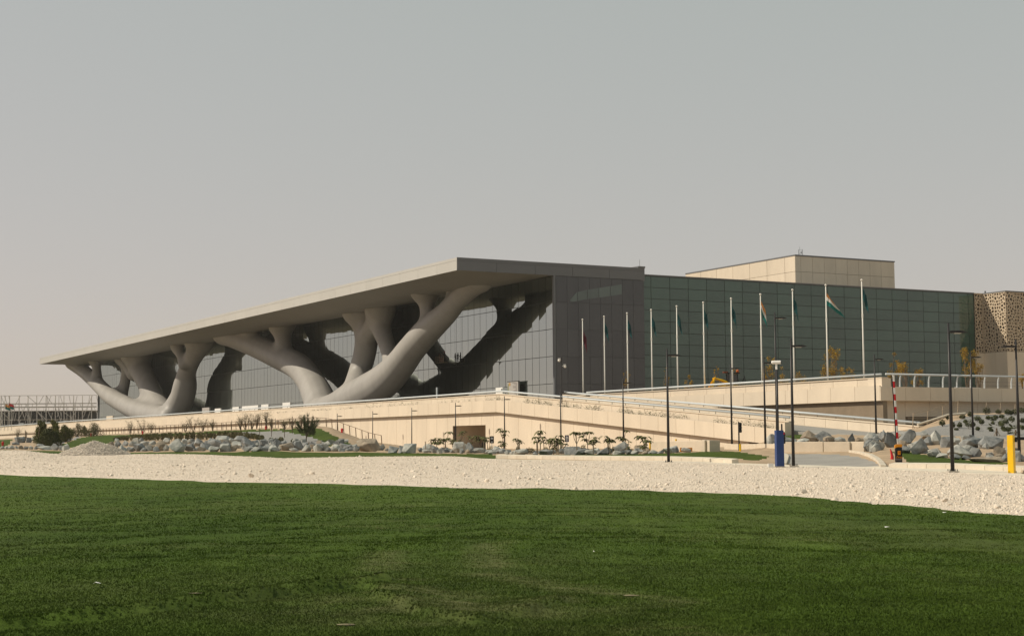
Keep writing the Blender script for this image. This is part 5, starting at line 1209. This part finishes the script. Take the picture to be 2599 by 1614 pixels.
for k, (x, y, yt) in enumerate([(437, 1090, 1057), (446, 1114, 1080), (512, 1090, 1056), (541, 1094, 1064), (588, 1096, 1067), (612, 1092, 1072), (606, 1086, 1063), (656, 1084, 1052), (659, 1104, 1060), (689, 1108, 1064), (405, 1094, 1070), (339, 1103, 1086), (722, 1110, 1078), (742, 1100, 1058)]):
    p = ground(x, y); 
    if p is None: continue
    tp = at(x, yt, p.y); tag(MB().box((p.x, p.y, (p.z + tp.z) / 2), .06, .06, tp.z - p.z + .1).build('plant_stake', M_RUST), 'thin brown plant stake on the grassy bank', 'stake', 'plant stakes on the bank')
# hedge: a row of clipped shrubs
hx = np.arange(292, 668, 8.0)
for k, x in enumerate(hx):
    yb = float(np.interp(x, [292, 440, 560, 620, 668], [1119, 1119, 1115, 1114, 1116])); yt = float(np.interp(x, [292, 330, 440, 560, 615, 640, 668], [1112, 1106, 1101, 1099, 1098, 1103, 1107]))
    p = ground(x, yb); D = p.y; H_ = max(.5, (at(x, yt, D).z - p.z) * 1.25); R_ = 9 * D / FPX / 1.6; rs = random.Random(k)
    bl = [(rs.uniform(-.25, .25), q * .5, H_ * .55 + rs.uniform(-.05, .05), R_ * rs.uniform(.8, 1.05), H_ / R_ * .5) for q in range(2)]
    shrub('hedge_shrub', (p.x, p.y, p.z), bl, 420, .07, M_HEDGE, 'clipped grey-green hedge shrub above the boulder bank', 'shrub', 'clipped hedge row on the bank', 900 + k, .02, up=1.2, shell=.6)
for k, (x, y, w_, h) in enumerate([(664, 1122, 16, 16), (655, 1116, 14, 14), (688, 1122, 13, 12), (713, 1122, 16, 14), (745, 1123, 14, 10), (768, 1123, 14, 9), (645, 1111, 16, 12), (795, 1106, 14, 26), (700, 1121, 10, 9)]):
    p = ground(x, y); D = p.y; R_ = w_ * D / FPX / 2; H_ = h * D / FPX
    shrub('low_shrub', (p.x, p.y, p.z), [(0, 0, H_ * .5, R_, H_ / R_ * .5)], 480, .06, M_HEDGE if k != 7 else M_DKL, 'single low round shrub on the pebble bed left of the feathery tree', 'shrub', 'low shrubs on the pebble bed', 1000 + k, .02, up=1.0, shell=.5)
# shrubs on the right pebble slope
SS = [(1170, 505, 90, 110), (1440, 530, 80, 90), (1390, 560, 60, 30), (1340, 530, 60, 90), (1590, 540, 130, 140), (1600, 360, 70, 80), (1480, 390, 90, 70), (1720, 570, 60, 60), (1720, 430, 110, 90), (1780, 480, 80, 90), (1860, 320, 120, 110), (1930, 580, 60, 40), (1960, 430, 100, 90), (1880, 400, 70, 60), (2040, 310, 90, 70), (2090, 380, 80, 60), (2000, 390, 70, 60), (2150, 480, 110, 110), (2190, 600, 80, 90), (2180, 330, 90, 90), (2250, 440, 90, 90), (2230, 330, 80, 70), (2300, 330, 110, 90), (2395, 300, 120, 90), (2410, 460, 70, 90), (2120, 560, 60, 50), (2420, 550, 60, 60), (1250, 400, 40, 60), (1650, 500, 60, 60), (1530, 460, 60, 60)]
for k, (cx, cy, w_, h) in enumerate(SS):
    p = ground(2200 + cx * .16386, 1000 + cy * .16386)
    if p is None: continue
    D = p.y; R_ = w_ * .16386 * D / FPX / 2 * 1.2; H_ = h * .16386 * D / FPX * 1.15
    shrub('slope_shrub', (p.x, p.y, p.z), [(0, 0, H_ * .55, R_ * .9, H_ / R_ * .5), (R_ * .4, 0, H_ * .4, R_ * .55, 1), (-R_ * .4, .1, H_ * .45, R_ * .5, 1)], 420, .055, M_DKL, '%s dark shrub on the %s part of the grey pebble slope, %s' % ('tall' if h > 85 else 'small', 'upper' if cy < 400 else 'lower', 'left side' if cx < 1600 else ('middle' if cx < 2050 else 'right side')), 'shrub', 'shrubs on the pebble slope', 1100 + k, .02)
for k, (x, y, yt, lb) in enumerate([(2530, 1106, 1070, 'small fan palm propped by timber on the pebble slope'), (2578, 1104, 1080, 'small fan palm behind the rightmost lamp post')]):
    p = ground(x, y); H_ = at(x, yt, p.y).z - p.z; r = thing('fan_palm', lb, 'palm', p, 'small fan palms on the slope'); tp = p + Vector((0, 0, H_ * .55)); MB().tube([p, tp], [.08, .07], 8).build('trunk', M_BARK, r); m2 = MB(); rs = random.Random(k)
    for q in range(16):
        a = rs.uniform(0, 6.28); e = rs.uniform(-.5, 1.2); d = Vector((math.cos(a) * math.cos(e), math.sin(a) * math.cos(e), math.sin(e))); c = tp + d * .35; s_ = d.cross(Vector((0, 0, 1))).normalized(); u = s_.cross(d)
        for f in range(-4, 5):
            dd = (d + s_ * f * .28).normalized() * rs.uniform(.38, .5) - Vector((0, 0, .08 * abs(f) * .3)); m2.add([c, c + dd * .6 + u * .03, c + dd, c + dd * .6 - u * .03], [(0, 1, 2, 3)])
    m2.build('fronds', M_DKL, r)
    for sx in (-.25, .25): MB().bar(p + Vector((sx, -.1, 0)), tp + Vector((0, 0, -.15)), .035, 4).build('prop', M_STAKE, r)
# ochre trees on the terrace
def ochre(x, yt, w_, n, m, lb, seed, na=-3.5, sparse=False):
    a, z = rn(x, yt, na); b = B(a, na, 7.4); D = b.y; H_ = z - 7.4; R_ = w_ * D / FPX / 2; rs = random.Random(seed)
    bl = [(rs.uniform(-.75, .75) * R_, rs.uniform(-.6, .6) * R_, H_ * rs.uniform(.38, .92), R_ * rs.uniform(.28, .5), 1.2) for _ in range(9)] + [(0, 0, H_ * .94, R_ * .3, 1.2)]
    shrub('ochre_tree', b, bl, n, .085, m, lb, 'tree', 'ochre young trees on the terrace', seed, .05, shell=.1)
for k, q in enumerate([(1591, 940, 24, 300, 'tiny rusty-leaved tree behind the third flagpole'), (1692, 930, 16, 160, 'thin rusty sapling behind the dark lamp post on the terrace'), (1748, 950, 24, 420, 'small round yellow tree between two flagpoles'), (1818, 925, 14, 110, 'bare thin sapling left of the yellow loader'), (1862, 932, 20, 260, 'ochre sapling above the yellow loader'), (1950, 904, 40, 900, 'ochre tree behind the white security camera'), (1984, 930, 34, 320, 'sparse ochre tree right of the white security camera'), (2028, 942, 36, 420, 'low ochre bush at the foot of the ninth flagpole'), (2110, 882, 66, 1500, 'largest ochre tree, behind the blown-out flag'), (2152, 934, 44, 800, 'round yellow-green bush between the last two flagpoles'), (2270, 892, 40, 800, 'ochre tree behind the raised barrier arm'), (2296, 920, 40, 600, 'low ochre tree right of the raised barrier arm'), (2325, 936, 34, 520, 'olive-ochre bush behind the grey guard rail'), (2452, 882, 56, 1500, 'bright ochre tree at the end of the green glass'), (2483, 920, 30, 500, 'small ochre tree before the pierced stone screen'), (2596, 950, 40, 600, 'ochre tree at the right picture edge')]):
    ochre(q[0], q[1], q[2], q[3], M_OCH, q[4], 1300 + k, -3.5 if q[0] < 2200 else (-9 if q[0] < 2400 else -22))
# ------------------------------------------------------------------ loader on the terrace
a, z = rn(1852, 975, .8); b = B(a, .8, 7.4); r = thing('backhoe_loader', 'yellow wheel loader with a black cab parked behind the terrace wall', 'loader', b)
U = (-dL).normalized(); Vv = dR; UP = Vector((0, 0, 1)); ML = Matrix((U, Vv, UP)).transposed()      # front points along -a? seen obliquely
ML = Matrix(((-1.2, 0, 0), (0, -1.2, 0), (0, 0, 1.2)))
def lb_(c, s, nm, m, par=r, rot=None):
    M5 = ML if rot is None else ML @ Matrix.Rotation(rot, 3, 'Y'); return MB().box(b + ML @ Vector(c), *s, M5).build(nm, m, par)
lb_((0, 0, .95), (1.9, 1.1, .55), 'chassis', M_YEL); lb_((.75, 0, 1.25), (1.0, .9, .45), 'hood', M_YEL)
for x, rr in ((.85, .42), (-.7, .6)):
    for y in (-.75, .75):
        m2 = MB(); c = b + ML @ Vector((x, y, rr)); m2.tube([c - Vector((0, .17, 0)), c + Vector((0, .17, 0))], rr, 16); wh = m2.build('wheel', M_BLACK, r); m3 = MB(); m3.tube([c - Vector((0, .19, 0)), c + Vector((0, .19, 0))], rr * .5, 12); m3.build('rim', M_YEL, wh)
for x in (-.85, .25):
    for y in (-.55, .55): MB().bar(b + ML @ Vector((x, y, 1.2)), b + ML @ Vector((x * .9, y, 2.45)), .05, 6).build('cab_post', M_BLACK, r)
lb_((-.3, 0, 2.5), (1.4, 1.3, .1), 'cab_roof', M_BLACK); lb_((-.3, 0, 1.8), (1.0, .95, 1.1), 'cab_glass', M_SGLASS); lb_((.45, .1, 2.62), (.5, .5, .14), 'sun_visor', mat('dull_red', (.22, .06, .03), .7))
for y in (-.5, .5): MB().tube([b + ML @ Vector((-.1, y, 1.35)), b + ML @ Vector((.8, y, 1.75)), b + ML @ Vector((1.75, y, 2.0))], .11, 6).build('lift_arm', M_YEL, r)
m2 = MB(); m2.add([b + ML @ Vector(v) for v in [(1.6, -.9, 2.1), (1.6, .9, 2.1), (1.85, .9, 1.0), (1.85, -.9, 1.0), (2.3, -.9, .9), (2.3, .9, .9)]], [(0, 1, 2, 3), (3, 2, 5, 4), (0, 3, 4), (1, 5, 2)]); m2.build('bucket', M_YEL, r)
m2 = MB(); m2.sphere(b + ML @ Vector((-.85, .1, 2.72)), .2, sc=(1, 1, 1.1)); m2.build('beacon', mat('beacon_orange', (.45, .10, .02), .3), r)
MB().tube([b + ML @ Vector((-1.1, 0, 1.0)), b + ML @ Vector((-1.6, 0, 2.2)), b + ML @ Vector((-1.75, 0, .9))], .1, 6).build('rear_boom', M_BLACK, r)
# white bench at the right
m2 = MB(); a, z = ra(2455, 978, -70)[0], 0
cx_ = ra(2455, 978, -66)[0]; r = thing('white_bench', 'long white curved bench on the terrace behind the guard rail', 'bench', B(-66, cx_, 7.4))
pts = [(cx_ + 1.9 - k * .38, .25 * math.sin(k / 10 * math.pi)) for k in range(11)]
for i in range(10): m2.bpan(-66 - pts[i][1] - .3, -66 - pts[i][1] + .3, pts[i + 1][0], pts[i][0], 7.98, 8.12)
m2.build('seat', M_WHITE, r); 
for n in (cx_ + 1.4, cx_ - 1.4): MB().bpan(-66.4, -65.8, n - .2, n + .2, 7.4, 7.98).build('leg', M_CONC, r)
# ------------------------------------------------------------------ maintenance cradle with workers at the glass
a, z = rn(1122, 916, 1.6); b = B(a, 1.6, z - .35); r = thing('work_cradle', 'hanging maintenance cradle at the glass behind the near column', 'cradle', b)
MB().bpan(a - 1.6, a + 1.6, 1.2, 2.1, z - .35, z - .25).build('floor', mat('cradle_wood', (.22, .19, .12), .8), r)
for k in range(5):
    aa_ = a - 1.55 + k * .775; MB().bar(B(aa_, 2.05, z - .3), B(aa_, 2.05, z + .75), .03, 5).build('post', M_STAKE, r)
for q in (.1, .45, .75): MB().bar(B(a - 1.6, 2.05, z + q), B(a + 1.6, 2.05, z + q), .03, 5).build('rail', M_STAKE, r)
MB().bpan(a - 1.5, a + .2, 2.02, 2.06, z - .2, z + .5).build('side_panel', mat('cradle_panel', (.20, .12, .09), .8, .3, 5), r)
for s_ in (-1.2, 1.2): MB().bar(B(a + s_, 1.6, z - .3), B(a + s_, 1.6, ZS - .6), .015, 4).build('rope', M_DARKM, r)
def person(loc, yaw, shirt, trousers, lb, lift=0.3):
    J = {'pel': (0, 0, .95), 'chest': (0, 0, 1.32), 'neck': (0, 0, 1.5), 'head': (0, .02, 1.62), 'top': (0, .02, 1.72), 'ls': (.19, 0, 1.42), 'le': (.25, .08, 1.15), 'lw': (.2, .28, 1.1 + lift), 'rs': (-.19, 0, 1.42), 're': (-.26, .05, 1.14), 'rw': (-.22, .22, 1.0), 'lh': (.1, 0, .9), 'lk': (.11, .03, .5), 'la': (.11, 0, .08), 'lt': (.11, .14, .03), 'rh': (-.1, 0, .9), 'rk': (-.11, .03, .5), 'ra': (-.11, 0, .08), 'rt': (-.11, .14, .03)}
    Ed = [('pel', 'chest'), ('chest', 'neck'), ('neck', 'head'), ('head', 'top'), ('chest', 'ls'), ('ls', 'le'), ('le', 'lw'), ('chest', 'rs'), ('rs', 're'), ('re', 'rw'), ('pel', 'lh'), ('lh', 'lk'), ('lk', 'la'), ('la', 'lt'), ('pel', 'rh'), ('rh', 'rk'), ('rk', 'ra'), ('ra', 'rt')]
    RR = {'pel': .13, 'chest': .15, 'neck': .06, 'head': .1, 'top': .08, 'ls': .07, 'le': .05, 'lw': .035, 'rs': .07, 're': .05, 'rw': .035, 'lh': .09, 'lk': .06, 'la': .045, 'lt': .04, 'rh': .09, 'rk': .06, 'ra': .045, 'rt': .04}
    ks = list(J); me = bpy.data.meshes.new('person'); me.from_pydata([J[k] for k in ks], [(ks.index(u), ks.index(v)) for u, v in Ed], []); o2 = link('person', me, shirt, loc); o2.rotation_euler = (0, 0, yaw)
    sk = o2.modifiers.new('skin', 'SKIN'); sv = me.skin_vertices[0].data
    for i, k in enumerate(ks): sv[i].radius = (RR[k], RR[k] * .8); sv[i].use_root = (k == 'pel')
    sk.use_smooth_shade = True; o2.modifiers.new('sub', 'SUBSURF').levels = 1
    m2 = MB(); m2.sphere(Vector(loc) + Matrix.Rotation(yaw, 3, 'Z') @ Vector((0, .02, 1.68)), .115, 10, 6, (1, 1.1, .7)); m2.build('helmet', trousers, o2)
    return tag(o2, lb, 'person', 'workers in the cradle')
yw = math.atan2(dR.y, dR.x) - math.pi / 2
for k, (s_, c1, c2, lb) in enumerate([(-1.0, M_BLACK, M_RED, 'worker in dark clothes at the right end of the cradle'), (.05, mat('grey_shirt', (.18, .17, .17), .9), M_BLACK, 'worker in a grey shirt in the middle of the cradle'), (1.05, mat('brown_shirt', (.10, .05, .035), .9), M_BLACK, 'worker in brown clothes at the left end of the cradle')]):
    person(B(a + s_, 1.6, z - .25), yw + random.uniform(-.5, .5), c1, c2, lb, .2 * k)
# ------------------------------------------------------------------ far lattice building at the left
DT = 640.0; r = thing('lattice_building', 'distant pale steel lattice car park with open decks at the far left', 'building', at(120, 1095, DT)); M_LAT = mat('pale_steel', (.54, .52, .48), .7, .08, .3); M_LATS = mat('deck_concrete', (.36, .33, .285), .85, .08, .3)
def slab(x0, x1, y0, y1, D, dep, nm, m): 
    p, q = at(x0, y1, D), at(x1, y0, D); return MB().hexa([Vector((p.x, D, p.z)), Vector((q.x, D, p.z)), Vector((q.x, D + dep, p.z)), Vector((p.x, D + dep, p.z)), Vector((p.x, D, q.z)), Vector((q.x, D, q.z)), Vector((q.x, D + dep, q.z)), Vector((p.x, D + dep, q.z))]).build(nm, m, r)
slab(-330, 245, 1041, 1046.5, DT, 30, 'deck', M_LATS); slab(-330, 245, 1062.5, 1068.5, DT, 30, 'deck', M_LATS); slab(-330, 245, 1084, 1100, DT, 30, 'deck', M_LATS)
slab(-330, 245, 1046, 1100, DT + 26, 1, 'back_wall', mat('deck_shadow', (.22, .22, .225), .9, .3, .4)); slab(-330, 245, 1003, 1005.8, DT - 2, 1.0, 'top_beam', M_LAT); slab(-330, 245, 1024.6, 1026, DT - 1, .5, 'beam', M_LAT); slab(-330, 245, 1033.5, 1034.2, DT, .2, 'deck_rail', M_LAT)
rs = random.Random(9)
for k in range(46):
    x = -320 + k * 12.3; slab(x, x + .9, 1034, 1041, DT, .1, 'baluster', M_LAT)
xs2 = list(np.arange(-320, 246, 23))
for i, x in enumerate(xs2):
    p, q = at(x, 1100, DT - 2), at(x + rs.uniform(-1, 1), 1004, DT - 2); MB().bar(p, q, .19, 5).build('column', M_LAT, r)
    for _ in range(3):
        y0, y1 = rs.choice([(1004, 1026), (1026, 1068), (1044, 1068), (1068, 1098), (1004, 1044), (1044, 1066)]); p, q = at(x + rs.uniform(-4, 20), y0, DT - 2.3), at(x + rs.uniform(-6, 30), y1, DT - 2.3); MB().bar(p, q, .12, 4).build('strut', M_LAT, r)
    for _ in range(4):
        c = (x + rs.choice([5, 16]), rs.choice([1024, 1046, 1064])); p, q = at(*c, DT - 2.2), at(c[0] + rs.uniform(-16, 16), c[1] + rs.choice([-20, 22, 34]), DT - 2.2); MB().bar(p, q, .12, 4).build('strut', M_LAT, r)
for k, (x, yt, fl) in enumerate([(4, 1036, None), (13, 1023, 'a'), (22, 1021, 'b'), (31, 1026, None)]):
    b = at(x - 2, 1092, 470); tp = at(x, yt, 470); r2 = thing('far_flagpole', '%s thin far flagpole from the left before the lattice building' % WORDS[k], 'flagpole', b, 'thin far flagpoles at the left'); MB().bar(b, tp, .09, 6).build('pole', M_POLE, r2)
    if fl:
        m2 = MB(); n = 8
        for j, (m, c) in enumerate(((M_SAFF, 0), (M_GRN, 1)) if fl == 'a' else ((M_RED, 0), (M_GRN, 1))):
            m3 = MB(); o2 = []
            for i in range(n + 1): o2 += [tp + Vector((i * .2, .15 * math.sin(i), -.25 - c * .75 - i * .07)), tp + Vector((i * .2, .15 * math.sin(i), -1.0 - c * .75 - i * .07))]
            m3.add(o2, [(2 * i, 2 * i + 2, 2 * i + 3, 2 * i + 1) for i in range(n)])
            if j == 0: ff_ = thing('far_flag', 'small %s and green flag flying at the far left' % ('orange' if fl == 'a' else 'red'), 'flag', tp, 'far flags at the left')
            m3.build('stripe', m, ff_)
# red valve posts on the bank
for k, (x, y) in enumerate([(7, 1131), (231, 1107), (362, 1102), (675, 1090), (868, 1098)]):
    p = ground(x, y)
    if p: m2 = MB(); m2.tube([p, p + Vector((0, 0, .45)), p + Vector((0, 0, .55))], [.13, .13, .08], 8); m2.bar(p + Vector((-.16, 0, .35)), p + Vector((.16, 0, .35)), .06, 6); tag(m2.build('valve_post', M_RED), '%s small red valve post from the left on the grassy bank' % WORDS[k], 'valve post', 'red valve posts on the bank')
# litter on the lawn
for k, (x, y, w_, lb) in enumerate([(2402, 1304, 18, 'white paper scrap on the lawn near the right edge'), (2256, 1340, 20, 'thin white strip of litter on the right lawn'), (1508, 1407, 4, 'tiny white scrap in the middle of the lawn'), (245, 1489, 16, 'grey scrap of litter on the left lawn')]):
    D = 1.6 * FPX / (y - hzn(x)); c = at(x, y, D); W_ = w_ * D / FPX; c.z = lawn_h(c.x, c.y) + .03; m2 = MB(); m2.add([c + Vector((-W_ / 2, -.03, .02)), c + Vector((0, -.06, .035)), c + Vector((W_ / 2, 0, .02)), c + Vector((W_ * .3, .12, .01)), c + Vector((-W_ * .4, .1, .03))], [(0, 1, 4), (1, 3, 4), (1, 2, 3)]); tag(m2.build('paper_scrap', M_WHITE), lb, 'litter')
# ------------------------------------------------------------------ dusty air
hb = MB(); hb.hexa([Vector(q) for q in ((-420, -60, -2), (260, -60, -2), (260, 700, -2), (-420, 700, -2), (-420, -60, 45), (260, -60, 45), (260, 700, 45), (-420, 700, 45))])
hm = bpy.data.materials.new('dusty_air'); hm.use_nodes = True; ht = hm.node_tree; ht.nodes.clear()
pv = ht.nodes.new('ShaderNodeVolumePrincipled'); pv.inputs['Color'].default_value = (.82, .80, .75, 1); pv.inputs['Density'].default_value = .00013; pv.inputs['Anisotropy'].default_value = .3
ho = ht.nodes.new('ShaderNodeOutputMaterial'); ht.links.new(pv.outputs[0], ho.inputs['Volume'])
tag(hb.build('haze', hm), kind='stuff')
